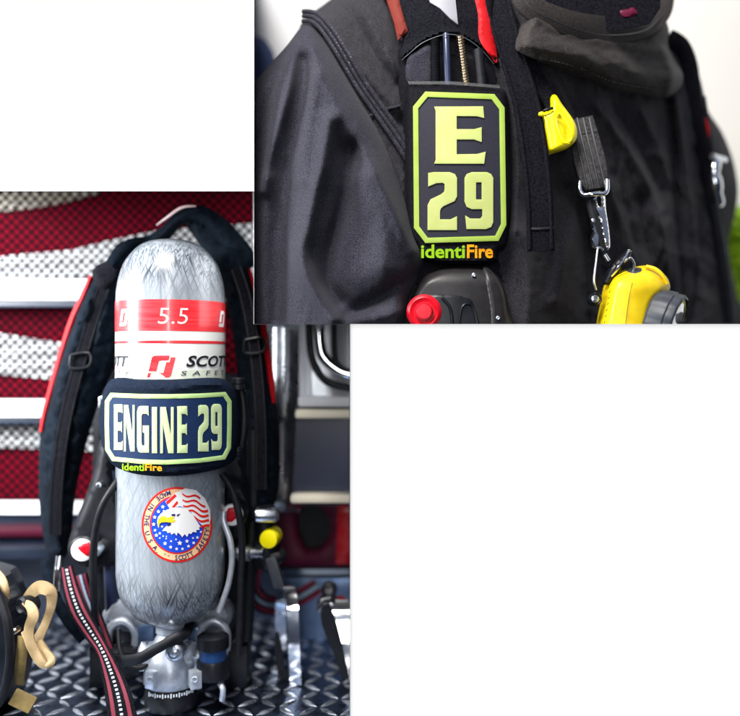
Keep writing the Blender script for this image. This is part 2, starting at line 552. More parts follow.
def obj(name, g, material, parent=None, clip=None, angle=40):
    me = bpy.data.meshes.new(name)
    bm = bmesh.new()
    bv = [bm.verts.new(v) for v in g.v]
    for f, s in zip(g.f, g.sm):
        if len(set(f)) < 3:
            continue
        try:
            bf = bm.faces.new([bv[i] for i in f]); bf.smooth = s
        except ValueError:
            pass
    if clip:
        clip_bm(bm, clip)
    loose = [v for v in bm.verts if not v.link_faces]
    bmesh.ops.delete(bm, geom=loose, context='VERTS')
    if parent:
        org = root_loc(parent)
    else:
        mn = [min(v.co[i] for v in bm.verts) for i in range(3)]; mxx = [max(v.co[i] for v in bm.verts) for i in range(3)]
        org = Vector(((mn[0] + mxx[0]) / 2, (mn[1] + mxx[1]) / 2, mn[2]))
    for v in bm.verts:
        v.co -= org
    bm.to_mesh(me); bm.free()
    me.materials.append(MT[material] if isinstance(material, str) else material)
    me.set_sharp_from_angle(angle=math.radians(angle))
    o = bpy.data.objects.new(name, me)
    COL.objects.link(o)
    if parent:
        o.parent = parent
    else:
        o.location = org
    return o


def root_loc(o):
    v = Vector(o.location)
    while o.parent:
        o = o.parent; v += Vector(o.location)
    return v


def tag(o, label, cat, group=None):
    o['label'] = label; o['category'] = cat
    if group:
        o['group'] = group
    return o


def thing(name, label, cat, loc, group=None):
    o = bpy.data.objects.new(name, None)
    o.empty_display_size = 0.02
    COL.objects.link(o); o.location = loc
    return tag(o, label, cat, group)


def struct(o):
    o['kind'] = 'structure'; return o


def text_mesh(s, size=1.0, offset=0.0, shear=0.0, space=1.0, res=3):
    cu = bpy.data.curves.new('txt', 'FONT')
    cu.body = s; cu.size = size; cu.offset = offset; cu.shear = shear; cu.space_character = space
    cu.resolution_u = res
    ob = bpy.data.objects.new('txt', cu); COL.objects.link(ob)
    dg = bpy.context.evaluated_depsgraph_get()
    me = bpy.data.meshes.new_from_object(ob.evaluated_get(dg))
    vs = [(v.co.x, v.co.y) for v in me.vertices]
    fs = [tuple(p.vertices) for p in me.polygons]
    bpy.data.objects.remove(ob); bpy.data.curves.remove(cu); bpy.data.meshes.remove(me)
    return vs, fs


def put_text(g, s, box, fn, offset=0.0, shear=0.0, space=1.0):
    """text fitted into box (x0,y0,x1,y1) of picture units (y downward), mapped by fn(px,py)->Vector"""
    vs, fs = text_mesh(s, 1.0, offset, shear, space)
    x0 = min(v[0] for v in vs); x1 = max(v[0] for v in vs); y0 = min(v[1] for v in vs); y1 = max(v[1] for v in vs)
    bx0, by0, bx1, by1 = box
    P3 = [fn(bx0 + (v[0] - x0) / (x1 - x0) * (bx1 - bx0), by1 - (v[1] - y0) / (y1 - y0) * (by1 - by0)) for v in vs]
    F = []
    for f in fs:
        nrm = Vector((0, 0, 0))
        for i in range(1, len(f) - 1):
            nrm += (P3[f[i]] - P3[f[0]]).cross(P3[f[i + 1]] - P3[f[0]])
        F.append(f[::-1] if nrm.y > 0 else f)
    g.add(P3, F, False)


GL = {
    'E': ([(0, 0), (.98, -.005), (1, .2), (.86, .168), (.45, .165), (.45, .395), (.8, .395), (.95, .36), (.95, .62), (.8, .575), (.45, .575), (.45, .835), (.86, .83), (1.03, .79), (1, 1), (0, 1), (.03, .93), (.03, .07)], []),
    'N': ([(0, 0), (.42, 0), (.80, .62), (.80, 0), (1, 0), (1, 1), (.60, 1), (.2, .36), (.2, 1), (0, 1)], []),
    'G': ([(.25, 0), (.95, 0), (.97, .21), (.8, .165), (.48, .165), (.38, .21), (.38, .8), (.44, .85), (.62, .85), (.62, .585), (.47, .56), (.47, .42), (1, .42), (1, 1), (.25, 1), (.1, .975), (0, .88), (0, .12), (.1, .025)], []),
    'I': ([(0, 0), (1, 0), (1, 1), (0, 1)], []),
    '2': ([(.02, .015), (.2, 0), (.75, 0), (.93, .035), (1, .1), (1, .42), (.92, .5), (.55, .585), (.45, .63), (.42, .68), (.42, .815), (.78, .815), (1, .76), (1, 1), (0, 1), (0, .57), (.1, .47), (.45, .385), (.56, .34), (.58, .29), (.58, .21), (.52, .185), (.3, .19), (.02, .25)], []),
    '9': ([(.25, 0), (.78, 0), (.93, .035), (1, .1), (1, .88), (.93, .965), (.75, 1), (.07, 1), (.02, .76), (.2, .815), (.55, .815), (.62, .77), (.62, .65), (.25, .65), (.07, .61), (0, .52), (0, .1), (.07, .035)],
          [[(.40, .18), (.60, .18), (.60, .48), (.40, .48)]]),
}


def glyph(g, ch, box, depth, h=2.0, inflate=0.0005, er=1.4, skirt=0.0012):
    x0, y0, x1, y1 = box
    f = lambda q: (x0 + q[0] * (x1 - x0), y0 + q[1] * (y1 - y0))
    ol, hs = GL[ch]
    sheet(g, [f(q) for q in ol], depth, h, [[f(q) for q in hh] for hh in hs], inflate, er, skirt)


def octagon_off(poly, d):
    """inset a convex polygon (screen orientation) by d"""
    n = len(poly); out = []
    cx = sum(p[0] for p in poly) / n; cy = sum(p[1] for p in poly) / n
    lines = []
    for i in range(n):
        a, b = poly[i], poly[(i + 1) % n]
        nx, ny = -(b[1] - a[1]), b[0] - a[0]
        L = math.hypot(nx, ny); nx /= L; ny /= L
        if (cx - a[0]) * nx + (cy - a[1]) * ny < 0:
            nx, ny = -nx, -ny
        lines.append((nx, ny, nx * (a[0]) + ny * (a[1]) + d))
    for i in range(n):
        a, b = lines[i - 1], lines[i]
        det = a[0] * b[1] - a[1] * b[0]
        if abs(det) < 1e-3:
            out.append((poly[i][0] + a[0] * d, poly[i][1] + a[1] * d)); continue
        out.append(((a[2] * b[1] - a[1] * b[2]) / det, (a[0] * b[2] - a[2] * b[0]) / det))
    return out


def circ(cx, cy, rx, ry=None, n=48):
    ry = ry or rx
    return [(cx + rx * math.cos(2 * math.pi * i / n), cy + ry * math.sin(2 * math.pi * i / n)) for i in range(n)]


# =================================================================== THE BOX SIDES (white outside, black inside)
def wall(name, p, q, y0, y1):
    a, b = p, q
    g = G()
    vs = [W(a[0], a[1], y0), W(b[0], b[1], y0), W(b[0], b[1], y1), W(a[0], a[1], y1)]
    g.add(vs, [(0, 1, 2, 3)], False)
    return struct(obj(name, g, 'board'))


wall('upper_wall', (254, 191), (-40, 191), 0.0, 0.62)
wall('side_wall', (350, 324), (350, 730), -0.06, 0.62)
# the divider and shelf belong to the coat's compartment; outside faces look left and down
wall('divider_wall', (254, 324), (254, -30), 0.0, 1.3)
wall('shelf_wall', (254, 324), (760, 324), 0.0, 1.3)
for nm, want in (('upper_wall', Vector((0, 0, 1))), ('side_wall', Vector((1, 0, 0))), ('divider_wall', Vector((-1, 0, 0))), ('shelf_wall', Vector((0, 0, -1)))):
    me = bpy.data.objects[nm].data
    if me.polygons[0].normal.dot(want) < 0:
        me.flip_normals()

# =================================================================== FLOOR (tread plate)
def make_floor():
    root = bpy.data.objects.new('floor', None); COL.objects.link(root); root.location = (-0.3, 0.2, FLOOR); struct(root)
    g = G()
    g.add([(-1.0, -0.10, FLOOR), (0.3, -0.10, FLOOR), (0.3, 0.66, FLOOR), (-1.0, 0.66, FLOOR)], [(0, 1, 2, 3)], False)
    g.add([(-1.0, -0.10, FLOOR), (0.3, -0.10, FLOOR), (0.3, -0.10, FLOOR - 0.02), (-1.0, -0.10, FLOOR - 0.02)], [(0, 3, 2, 1)], False)
    obj('plate', g, 'tread', root, 'T')
    lg = G()
    pitch = 0.0285
    i0 = 0
    for i in range(-42, 14):
        for j in range(-5, 30):
            x = i * pitch; y = j * pitch
            if x < -0.85 or x > 0.1 or y < -0.09 or y > 0.62:
                continue
            a = math.radians(45 if (i + j) % 2 else -45) + random.uniform(-.04, .04)
            ca, sa = math.cos(a), math.sin(a)
            L, wd, h = 0.0170, 0.0045, 0.0028 * random.uniform(.85, 1.1)
            def T(u, v, z):
                return (x + u * ca - v * sa, y + u * sa + v * ca, FLOOR + z)
            pts = [T(-L, 0, .0001), T(-L * .4, -wd, .0001), T(L * .4, -wd, .0001), T(L, 0, .0001), T(L * .4, wd, .0001), T(-L * .4, wd, .0001),
                   T(-L * .62, 0, h * .8), T(-L * .3, -wd * .45, h), T(L * .3, -wd * .45, h), T(L * .62, 0, h * .8), T(L * .3, wd * .45, h), T(-L * .3, wd * .45, h)]
            fs = [(k, (k + 1) % 6, 6 + (k + 1) % 6, 6 + k) for k in range(6)] + [(6, 7, 8, 9, 10, 11)]
            lg.add(pts, fs, True)
    obj('tread_lugs', lg, 'lug', root, 'T', 60)


make_floor()

# =================================================================== TRUCK BODY BEHIND
def make_truck():
    YB = 0.285
    root = thing('fire_truck', 'red fire truck body with black mesh screen and chrome rails, blurred behind the air tank', 'fire truck', W(120, 580, YB))
    g = G(); sheet(g, [(-40, 180), (262, 180), (262, 514), (-40, 514)], YB, 60); obj('red_panel', g, 'truck_red', root, 'T')
    for k, (pl, mm) in enumerate([
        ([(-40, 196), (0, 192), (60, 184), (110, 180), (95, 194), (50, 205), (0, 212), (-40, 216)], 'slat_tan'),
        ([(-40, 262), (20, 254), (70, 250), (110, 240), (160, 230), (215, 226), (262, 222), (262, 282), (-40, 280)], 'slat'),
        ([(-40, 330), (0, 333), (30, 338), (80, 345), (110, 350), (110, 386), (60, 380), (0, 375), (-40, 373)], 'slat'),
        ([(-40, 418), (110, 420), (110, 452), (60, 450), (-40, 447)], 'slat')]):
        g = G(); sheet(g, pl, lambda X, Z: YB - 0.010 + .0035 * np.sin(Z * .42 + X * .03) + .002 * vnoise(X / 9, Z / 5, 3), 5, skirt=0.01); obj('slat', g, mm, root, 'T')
    # expanded mesh
    g = G()
    pitch = 9.6; x0, x1, y0, y1 = -40, 262, 186, 500
    bars = 0
    for sgn in (1, -1):
        c = -800
        while c < 900:
            # line x*? : py = y0 + (px - c)*sgn*0.97
            pts = []
            for px in (x0, x1):
                pts.append((px, 340 + (px - 110) * sgn * 0.97 + c))
            (ax, ay), (bx, by) = pts
            # clip in y
            def clipy(ax, ay, bx, by, yy, keep_gt):
                return ax + (bx - ax) * (yy - ay) / (by - ay), yy
            lo, hi = (pts[0], pts[1]) if ay < by else (pts[1], pts[0])
            if hi[1] < y0 or lo[1] > y1:
                c += pitch * 1.0; continue
            if lo[1] < y0:
                lo = clipy(*lo, *hi, y0, True)
            if hi[1] > y1:
                hi = clipy(*lo, *hi, y1, False)
            Yb = 0.2665 + (0.0015 if sgn > 0 else 0)
            n = max(2, int(abs(hi[0] - lo[0]) / 14))
            pth = []
            for i in range(n + 1):
                t = i / n
                px = lo[0] + (hi[0] - lo[0]) * t; py = lo[1] + (hi[1] - lo[1]) * t
                px += 1.2 * math.sin(py * 0.03); py += 1.5 * math.sin(px * 0.025)
                pth.append(W(px, py, Yb))
            hw = 0.88 * PX * 1.24
            vs = []; fs = []
            d = (pth[-1] - pth[0]).normalized(); nn = Vector((-d.z, 0, d.x)) * hw
            for q in pth:
                vs += [q + nn, q - nn]
            for i in range(n):
                fs.append((2 * i, 2 * i + 1, 2 * i + 3, 2 * i + 2))
            g.add(vs, fs, False)
            c += pitch
    for i in range(-60, 60):
        for j in range(-60, 60):
            px = 110 + (j - i) * pitch / (2 * .97); py = 340 + (i + j) * pitch / 2 - 800 % pitch
            px += 1.2 * math.sin(py * 0.03); py += 1.5 * math.sin(px * 0.025)
            if x0 < px < x1 and y0 < py < y1:
                q = W(px, py, .2655); r = 2.05 * PX * 1.24
                g.add([q + Vector((-r, 0, 0)), q + Vector((0, 0, -r)), q + Vector((r, 0, 0)), q + Vector((0, 0, r))], [(0, 1, 2, 3)], False)
    obj('mesh_screen', g, 'mesh', root, 'T')
    # chrome rails
    for (ya, yb, xe) in ((279, 302, 262), (399, 418, 262), (501, 514, 262)):
        c0 = W(-60, (ya + yb) / 2, 0.245); c1 = W(xe, (ya + yb) / 2, 0.245)
        hgt = (yb - ya) * PX * 1.22
        g = G().box((c0 + c1) / 2, ((c1 - c0).length, 0.03, hgt), bev=hgt * 0.3)
        obj('chrome_rail', g, 'bright', root, 'T')
        g = G(); c0 = W(-60, yb + 2.5, 0.25); c1 = W(xe, yb + 2.5, 0.25)
        g.box((c0 + c1) / 2, ((c1 - c0).length, 0.02, 0.010), bev=0.002)
        obj('rail_under_edge', g, 'riser', root, 'T')  # dark strip along the lower edge of each rail
    # lower riser, its dark colour standing in for the recess shadow, and maroon lip
    g = G(); sheet(g, [(-40, 512), (300, 512), (300, 640), (-40, 640)], 0.46, 40); obj('riser', g, 'riser', root, 'T')
    c0 = W(-60, 530, 0.435); c1 = W(80, 530, 0.435)
    g = G().box((c0 + c1) / 2, ((c1 - c0).length, 0.04, 0.016), bev=0.004); obj('maroon_lip', g, 'maroon', root, 'T')
    g = G(); c0 = W(-60, 548, 0.41); c1 = W(60, 548, 0.41)
    g.box((c0 + c1) / 2, ((c1 - c0).length, 0.08, 0.02), bev=0.004); obj('step_lip', g, 'riser', root, 'T')

    # right-hand door
    root = thing('cabinet_door', 'navy truck cabinet with polished chrome corner and two gold trim strips, right of the tank', 'cabinet', W(320, 560, 0.23))
    g = G(); sheet(g, [(248, 318), (300, 318), (300, 512), (248, 512)], lambda X, Z: 0.25 + 0.0008 * np.abs(X - 283) + .006 * np.sin(X * .30 + 1), 2.5, inflate=0.02, er=10); obj('chrome_corner', g, 'steel', root, 'T')
    g = G(); sheet(g, [(299, 318), (356, 318), (356, 398), (299, 398)], lambda X, Z: 0.25 + 0.012 * np.sin((X - 299) * 0.16) + 0.0 * Z, 3); obj('chrome_panel', g, 'bright', root, 'T')
    g = G(); ptube(g, [(309, 300, .21), (310, 345, .21), (316, 368, .21), (330, 383, .21), (360, 390, .21)], 0.006); obj('grab_rail', g, 'black', root, 'T')
    g = G(); ptube(g, [(334, 300, .21), (334, 350, .21), (339, 366, .21), (360, 376, .21)], 0.004); obj('grab_rail', g, 'black', root, 'T')
    g = G(); ptube(g, [(318, 300, .215), (320, 345, .215), (326, 360, .215), (342, 372, .215), (362, 376, .215)], 0.009); obj('grab_rail', g, 'chrome', root, 'T')
    c0 = W(299, 401, 0.235); c1 = W(358, 401, 0.235)
    g = G().box((c0 + c1) / 2, ((c1 - c0).length, 0.04, 0.016), bev=0.004); obj('ledge', g, 'slat', root, 'T')
    for yy in (413.5, 497.5):
        c0 = W(296 if yy < 450 else 291, yy, 0.235); c1 = W(358, yy, 0.235)
        g = G().box((c0 + c1) / 2, ((c1 - c0).length, 0.03, 0.014), bev=0.005); obj('gold_trim', g, 'gold', root, 'T')
    g = G(); sheet(g, [(297, 404), (356, 404), (356, 505), (292, 505)], 0.255, 12); obj('navy_panel', g, 'navy_paint', root, 'T')

    root = thing('red_locker', 'red metal locker base with a black oval opening, under the navy cabinet', 'locker', W(310, 575, 0.31))
    g = G(); sheet(g, [(262, 503), (356, 503), (356, 566), (258, 566)], lambda X, Z: 0.34 + 0 * X, 5, holes=[crom([(298, 512), (312, 505), (326, 512), (331, 530), (322, 548), (306, 550), (298, 532)], 5, True)], inflate=0.006, er=3, skirt=0.03)
    obj('front_panel', g, 'maroon', root, 'T')
    g = G(); sheet(g, [(338, 503), (356, 503), (356, 564), (336, 564)], 0.325, 8, inflate=.005, er=3, skirt=.012); obj('lit_panel', g, 'truck_red_lit', root, 'T')  # brighter copy of the locker red, its lit right end put into colour
    g = G(); sheet(g, [(262, 500), (356, 500), (356, 570), (258, 570)], 0.385, 20); obj('inner_panel', g, 'rubber', root, 'T')

    # raised tread ledge
    y0 = 0.345
    z1 = W(300, 578, y0).z
    xa, xb = W(282, 578, y0).x, W(356, 578, y0).x
    g = G().box(((xa + xb) / 2, y0 + 0.075, (z1 + FLOOR) / 2), (xb - xa, 0.15, z1 - FLOOR - 0.001), bev=0.004)
    tag(obj('metal_step', g, 'ledge', None, 'T'), 'blue grey raised tread step at the back of the plate floor on the right', 'step')


make_truck()

# =================================================================== BREATHING APPARATUS
AXY = 0.078
AX = (171 - CX) * PX * (D + AXY) / D
RC = 54 * PX * (D + AXY) / D * 0.985
BA = thing('breathing_apparatus', 'silver composite air tank on a black harness frame standing on tread plate', 'breathing apparatus', (AX, AXY, FLOOR))
VIEW = math.atan2(-AX, D + AXY)


def cyl_Y(px, lift=0.0):
    """depth at which the view line through px meets the upright tank (radius + lift)"""
    r = RC + lift
    dx = (px - CX) * PX / D            # X = dx*(D+Y)
    # (dx*(D+Y)-AX)^2 + (Y-AXY)^2 = r^2 ; t = D+Y
    a = dx * dx + 1; b = -2 * (dx * AX + (AXY + D)); c = AX * AX + (AXY + D) ** 2 - r * r
    disc = b * b - 4 * a * c
    disc = np.maximum(disc, 0.0)
    return (-b - np.sqrt(disc)) / (2 * a) - D


def on_tank(lift):
    return lambda px, py: W(px, py, float(cyl_Y(np.array(px, float), lift)))


def tank_arc(lift):
    """s (picture units of arc from the side nearest the viewer), py -> point on the tank"""
    def fn(s, py):
        a = s / 54.0 + VIEW
        r = RC + lift
        x = AX + r * math.sin(a); y = AXY - r * math.cos(a)
        return Vector((x, y, (CY - py) * PX * (D + 0.008) / D))
    return fn


def zz(py):
    return (CY - py) * PX * (D + AXY) / D


def make_tank():
    g = G()
    prof = []
    for (py, hw) in [(622, 0), (621.6, 14), (619.5, 24), (615, 33.5), (608, 41), (599, 47), (588, 51.5), (574, 53.6), (560, 54), (500, 54), (440, 54), (380, 54), (320, 54), (300, 54), (287, 53), (274, 50), (263, 45.5), (254, 39), (247, 31.5), (243, 24), (240.8, 15), (240, 0)]:
        prof.append((zz(py), max(hw, 0.01) * RC / 54))
    # refine with smoothing
    pr = crom(prof, 4)
    g.lathe((AX, AXY, 0), (0, 0, 1), pr, 96)
    tank = obj('tank', g, 'composite', BA, angle=60)

    def band(name, py0, py1, material, lift):
        g = G(); n = 60
        f = tank_arc(lift); vs = []; fs = []
        for i in range(n + 1):
            s = -54 * 1.75 + 54 * 3.5 * i / n
            vs += [f(s, py0), f(s, (py0 + py1) / 2), f(s, py1)]
        for i in range(n):
            for k in (0, 1):
                fs.append((3 * i + k, 3 * i + k + 1, 3 * i + k + 4, 3 * i + k + 3))
        g.add(vs, fs, True)
        return obj(name, g, material, tank)
    band('white_band', 327, 388, 'white_print', 0.0005)
    band('red_band', 299.5, 331, 'red', 0.0008)
    band('red_line', 340.5, 343.4, 'red', 0.0008)
    band('green_band', 370, 388, 'cream_print', 0.0007)
    f = tank_arc(0.0013)

    def logo(g, cx, cy, w, h):
        # slanted angular S mark: two hooked strokes
        def q(u, v):
            return f(cx + (u - 0.5) * w + (0.5 - v) * h * 0.24, cy + (v - 0.5) * h)
        for pl in ([(0, .08), (.10, 0), (.74, 0), (.74, .22), (.34, .22), (.34, .72), (0, .72)],
                   [(.66, .30), (.80, .30), (.80, .08), (1, .08), (1, .90), (.90, 1), (0, 1), (0, .79), (.66, .79)]):
            P3 = [q(*p) for p in pl]
            g.add(P3, [tuple(range(len(P3)))], False)
    for sx in (-51, 62):
        g = G(); logo(g, sx, 317, 12, 17); obj('band_logo', g, 'emb_white', tank)
    g = G(); put_text(g, '5.5', (-12, 308, 16, 324), f, -0.004, 0.1)
    obj('band_number', g, 'pale_pink', tank)  # white digits tinted pink, the glare's wash put into the colour
    g = G(); logo(g, -9, 366.5, 22, 22); obj('maker_logo', g, 'red', tank)
    for dx in (0, -122):
        g = G(); put_text(g, 'SCOTT', (14 + dx, 355.5, 78 + dx, 367), f, 0.03, 0.25)
        obj('maker_name', g, 'black_print', tank)
        g = G(); put_text(g, 'SAFETY', (9 + dx, 371, 80 + dx, 375.5), f, 0.01, 0.15, 1.9)
        obj('maker_word', g, 'grey_print', tank)

    # ---- eagle emblem
    cx, cy, rx, ry = 177.0, 524.8, 35.3, 37.8
    k0 = 0.0004

    def disc(name, sc, material, lift, par, ring=None):
        g = G()
        hs = [circ(cx, cy, rx * ring, ry * ring, 56)] if ring else []
        sheet(g, circ(cx, cy, rx * sc, ry * sc, 64), lambda X, Z: cyl_Y(X, lift), 3.0, hs)
        return obj(name, g, material, par)
    emb = disc('emblem', 1.0, 'emb_red', 0.0005, tank)
    tagp = []

    def piece(polys, material, lift, name='emblem_shape'):
        g = G()
        for pl in polys:
            sheet(g, pl, lambda X, Z: cyl_Y(X, lift), 2.5)
        return obj(name, g, material, emb if False else tank)
    disc('emblem_ring', 0.945, 'emb_orange', 0.0008, tank)
    disc('emblem_rim', 0.775, 'emb_red', 0.0011, tank)
    disc('emblem_field', 0.735, 'emb_blue', 0.0014, tank)

    def ev(u, v):      # emblem zoom coordinates -> picture units
        return (138 + u / 8.95, 485 + v / 8.95)
    # flag background, upper part
    flag = [ev(*p) for p in [(245, 150), (330, 75), (420, 30), (520, 45), (600, 120), (645, 220), (650, 300), (640, 350), (575, 360), (530, 320), (470, 240), (380, 190), (285, 215)]]
    piece([flag], 'emb_white', 0.0017, 'flag')
    stripes = []
    random.seed(5)
    for k in range(6):
        top = []; bot = []
        for i in range(13):
            t = i / 12
            u = 395 + 245 * t + k * 4
            base = 70 + k * 48 + 62 * t + 15 * math.sin(t * 9.5 + k * 0.5)
            if math.hypot((u - 345) / 310, (base + 12 - 355) / 335) > 0.985:
                continue
            if base > 205 and u < 395 + (base - 195) * 0.95:
                continue
            top.append(ev(u, base)); bot.append(ev(u, base + 24 - 10 * (1 - t)))
        if len(top) > 2:
            stripes.append(top + bot[::-1])
    stripes.append([ev(*p) for p in [(250, 150), (330, 80), (345, 100), (262, 178)]])
    stripes.append([ev(*p) for p in [(300, 200), (350, 140), (360, 160), (325, 205)]])
    piece(stripes, 'emb_red', 0.0020, 'flag_stripes')
    eagle = [ev(*p) for p in [(170, 330), (178, 290), (205, 255), (250, 225), (310, 203), (385, 200), (440, 220), (490, 265), (530, 330), (560, 375), (545, 380), (553, 400), (520, 405), (525, 425), (490, 420), (475, 440), (455, 432), (440, 465), (418, 440), (395, 468), (380, 445), (355, 425), (345, 455), (325, 428), (300, 445), (290, 425), (265, 430), (255, 412), (215, 412), (235, 385), (275, 350), (300, 335), (255, 330), (210, 335), (188, 350), (182, 385)]]
    piece([eagle], 'emb_white', 0.0023, 'eagle_head')
    piece([[ev(*p) for p in [(172, 335), (185, 300), (215, 280), (245, 278), (262, 296), (285, 284), (330, 284), (325, 296), (300, 302), (335, 312), (330, 330), (300, 338), (250, 332), (210, 334), (192, 348), (184, 388), (176, 365)]]], 'emb_yellow', 0.0026, 'eagle_beak')
    piece([[ev(*p) for p in [(295, 262), (330, 258), (338, 272), (318, 280), (304, 276)]], [ev(*p) for p in [(345, 268), (375, 256), (378, 262), (352, 282)]], [ev(*p) for p in [(262, 348), (300, 340), (290, 362), (262, 372)]]], 'emb_navy', 0.0028, 'eagle_eye')
    st = []
    for (u, v, r) in [(222, 195, 17), (183, 238, 17), (150, 288, 17), (140, 352, 17), (152, 405, 14), (165, 450, 17), (195, 475, 9), (195, 432, 13), (215, 372, 12), (225, 458, 9), (255, 460, 8), (252, 480, 9), (242, 523, 18), (292, 556, 16), (346, 572, 15), (398, 572, 14), (452, 548, 15), (498, 518, 15), (532, 470, 14), (563, 420, 11), (374, 520, 22), (438, 503, 17), (296, 503, 11), (340, 487, 10), (492, 475, 10), (230, 232, 11)]:
        pl = []
        for i in range(10):
            a = math.pi * i / 5 - math.pi / 2
            rr = r * (1.1 if i % 2 == 0 else 0.55)
            pl.append(ev(u + rr * math.cos(a), v + rr * math.sin(a)))
        st.append(pl)
    piece(st, 'emb_white', 0.0019, 'stars')
    # lettering round the ring
    g = G()
    txt = 'MADE IN THE U.S.A. ** SCOTT SAFETY'
    fn = on_tank(0.0012)
    a0, a1 = 106, 350
    for i, ch in enumerate(txt):
        if ch == ' ':
            continue
        a = math.radians(a0 + (a1 - a0) * i / (len(txt) - 1))
        vs, fs = text_mesh(ch, 1.0, 0.018, 0, 1, 2)
        mx_ = (min(v[0] for v in vs) + max(v[0] for v in vs)) / 2
        sz = 6.6 if ch != '*' else 5.0
        rr = 0.79
        P3 = []
        for v in vs:
            lu = (v[0] - mx_) * sz * 0.92; lv = v[1] * sz
            # tops towards the centre; runs anticlockwise
            rad = (rr + 0.145) * rx - lv
            px = cx + math.cos(a) * rad - math.sin(a) * lu
            py = cy - (math.sin(a) * rad + math.cos(a) * lu) * ry / rx
            P3.append(fn(px, py))
        F = []
        for fc in fs:
            nrm = Vector((0, 0, 0))
            for q in range(1, len(fc) - 1):
                nrm += (P3[fc[q]] - P3[fc[0]]).cross(P3[fc[q + 1]] - P3[fc[0]])
            F.append(fc[::-1] if nrm.y > 0 else fc)
        g.add(P3, F, False)
    obj('emblem_lettering', g, 'emb_navy', tank)


make_tank()


def make_harness():
    # ---- padded straps
    padl = crom([(118, 252), (106, 262), (93, 276), (85, 293), (74, 318), (64, 345), (54, 378), (47, 405), (41, 430), (39, 460), (39, 500), (43, 535), (49, 558), (60, 562), (68, 545), (72, 505), (78, 470), (88, 430), (100, 395), (110, 372), (118, 340), (124, 300), (126, 268)], 4, True)

    def dl(X, Z):
        Y = 0.15 + 0.0 * X
        for ln, a, w in [([(90, 300), (75, 345), (60, 400), (55, 470), (58, 550)], .018, 14), ([(112, 280), (98, 340), (80, 400), (70, 440)], .012, 9),
                         ([(100, 300), (86, 350), (72, 410), (66, 480)], -.012, 4)]:
            Y = Y + ridge(X, Z, ln, a, w)
        for yy in (300, 325, 352, 380, 408, 433, 462, 490, 520):
            Y = Y + crease(X, Z, [(40, yy + 12), (80, yy), (120, yy - 14 + 9 * math.sin(yy))], -.003, 3)
        return Y + wrinkle(X, Z, .004, 12, 16, 41) + wrinkle(X, Z, .0015, 5, 6, 43)
    g = G(); sheet(g, padl, dl, 2.6, inflate=0.022, er=8, skirt=.01); pl = obj('shoulder_strap', g, 'web2', BA, 'T')
    g = G(); ribbon(g, [(91, 276, .155), (83, 296, .15), (73, 318, .15), (62, 350, .15), (52, 385, .15), (44, 415, .15), (41, 432, .15)], [4, 6, 7, 6, 6, 5, 3], crown=.004, thick=.004)
    obj('red_piping', g, 'red_pipe', pl, 'T')
    padr = crom([(186, 222), (200, 215), (215, 222), (230, 238), (243, 254), (252, 280), (260, 310), (268, 350), (274, 390), (278, 420), (279, 460), (276, 500), (262, 512), (246, 500), (240, 460), (240, 410), (236, 360), (230, 320), (222, 290), (210, 262), (196, 240)], 4, True)

    def dr(X, Z):
        Y = 0.15 + 0.0 * X
        for ln, a, w in [([(232, 260), (246, 310), (256, 370), (262, 430), (262, 500)], .018, 13), ([(235, 300), (243, 350), (248, 420)], -.008, 4)]:
            Y = Y + ridge(X, Z, ln, a, w)
        for yy in (280, 305, 335, 362, 390, 402, 440, 470):
            Y = Y + ridge(X, Z, [(225, yy - 8), (255, yy), (285, yy + 2)], -.003, 3)
        return Y + wrinkle(X, Z, .004, 12, 16, 51) + wrinkle(X, Z, .0015, 5, 6, 53)
    g = G(); sheet(g, padr, dr, 2.6, inflate=0.022, er=8, skirt=.01); pr = obj('shoulder_strap', g, 'web2', BA, 'T')
    g = G(); ribbon(g, [(247, 262, .155), (254, 285, .15), (260, 308, .145), (266, 345, .145), (271, 380, .145), (273, 403, .15)], [2, 4, 6, 6, 6, 5], crown=.004, thick=.004)
    obj('red_piping', g, 'red_pipe', pr, 'T')
    for pad, fn_, pth, w_ in ((pl, dl, [(104, 286), (92, 320), (80, 360), (68, 405), (60, 450), (56, 495), (55, 535)], 13), (pr, dr, [(236, 268), (246, 300), (254, 345), (259, 395), (261, 440), (261, 490)], 12)):
        p3 = [(x, y, float(fn_(np.array([x], float), np.array([y], float))[0]) - .010) for x, y in pth]
        g = G(); ribbon(g, p3, w_, crown=.001, thick=.003); wb = obj('strap_webbing', g, 'web', pad, 'T')
        g = G()
        for of in (-w_ * .38, w_ * .38):
            ribbon(g, p3, .8, off=of, lift=.0018, n=3, thick=.0004)
        obj('stitching', g, 'black', wb, 'T')
        x, y, z_ = p3[2]
        g = G()
        ptube(g, [(x - 9, y - 5, z_ - .004), (x + 9, y - 7, z_ - .004), (x + 9, y + 6, z_ - .004), (x - 9, y + 8, z_ - .004), (x - 9, y - 5, z_ - .004)], .0022, 8, 3)
        obj('ladder_buckle', g, 'black', wb, 'T')
    # top loop handle
    g = G(); ribbon(g, [(112, 266, .12), (128, 250, .14), (150, 243, .16), (165, 232, .155), (178, 219, .145), (192, 213, .14), (206, 216, .14), (222, 230, .145), (238, 250, .15), (248, 268, .15)], [16, 20, 16, 13, 13, 15, 17, 20, 24, 26], crown=.01, thick=.006)
    obj('carry_handle', g, 'web2', BA, 'T')
    g = G(); ribbon(g, [(160, 230, .142), (172, 221, .135), (184, 213, .13), (196, 212, .13)], [1.2, 2.4, 2.4, 1.2], off=-6, crown=.001)
    obj('handle_label', g, 'pale_pink', BA, 'T')
    # folded strap ends at the left shoulder
    g = G(); sheet(g, crom([(92, 272), (104, 262), (114, 258), (124, 262), (122, 278), (110, 290), (98, 288)], 4, True), 0.115, 3, inflate=.02, er=8); obj('strap_keeper', g, 'web', BA, 'T')

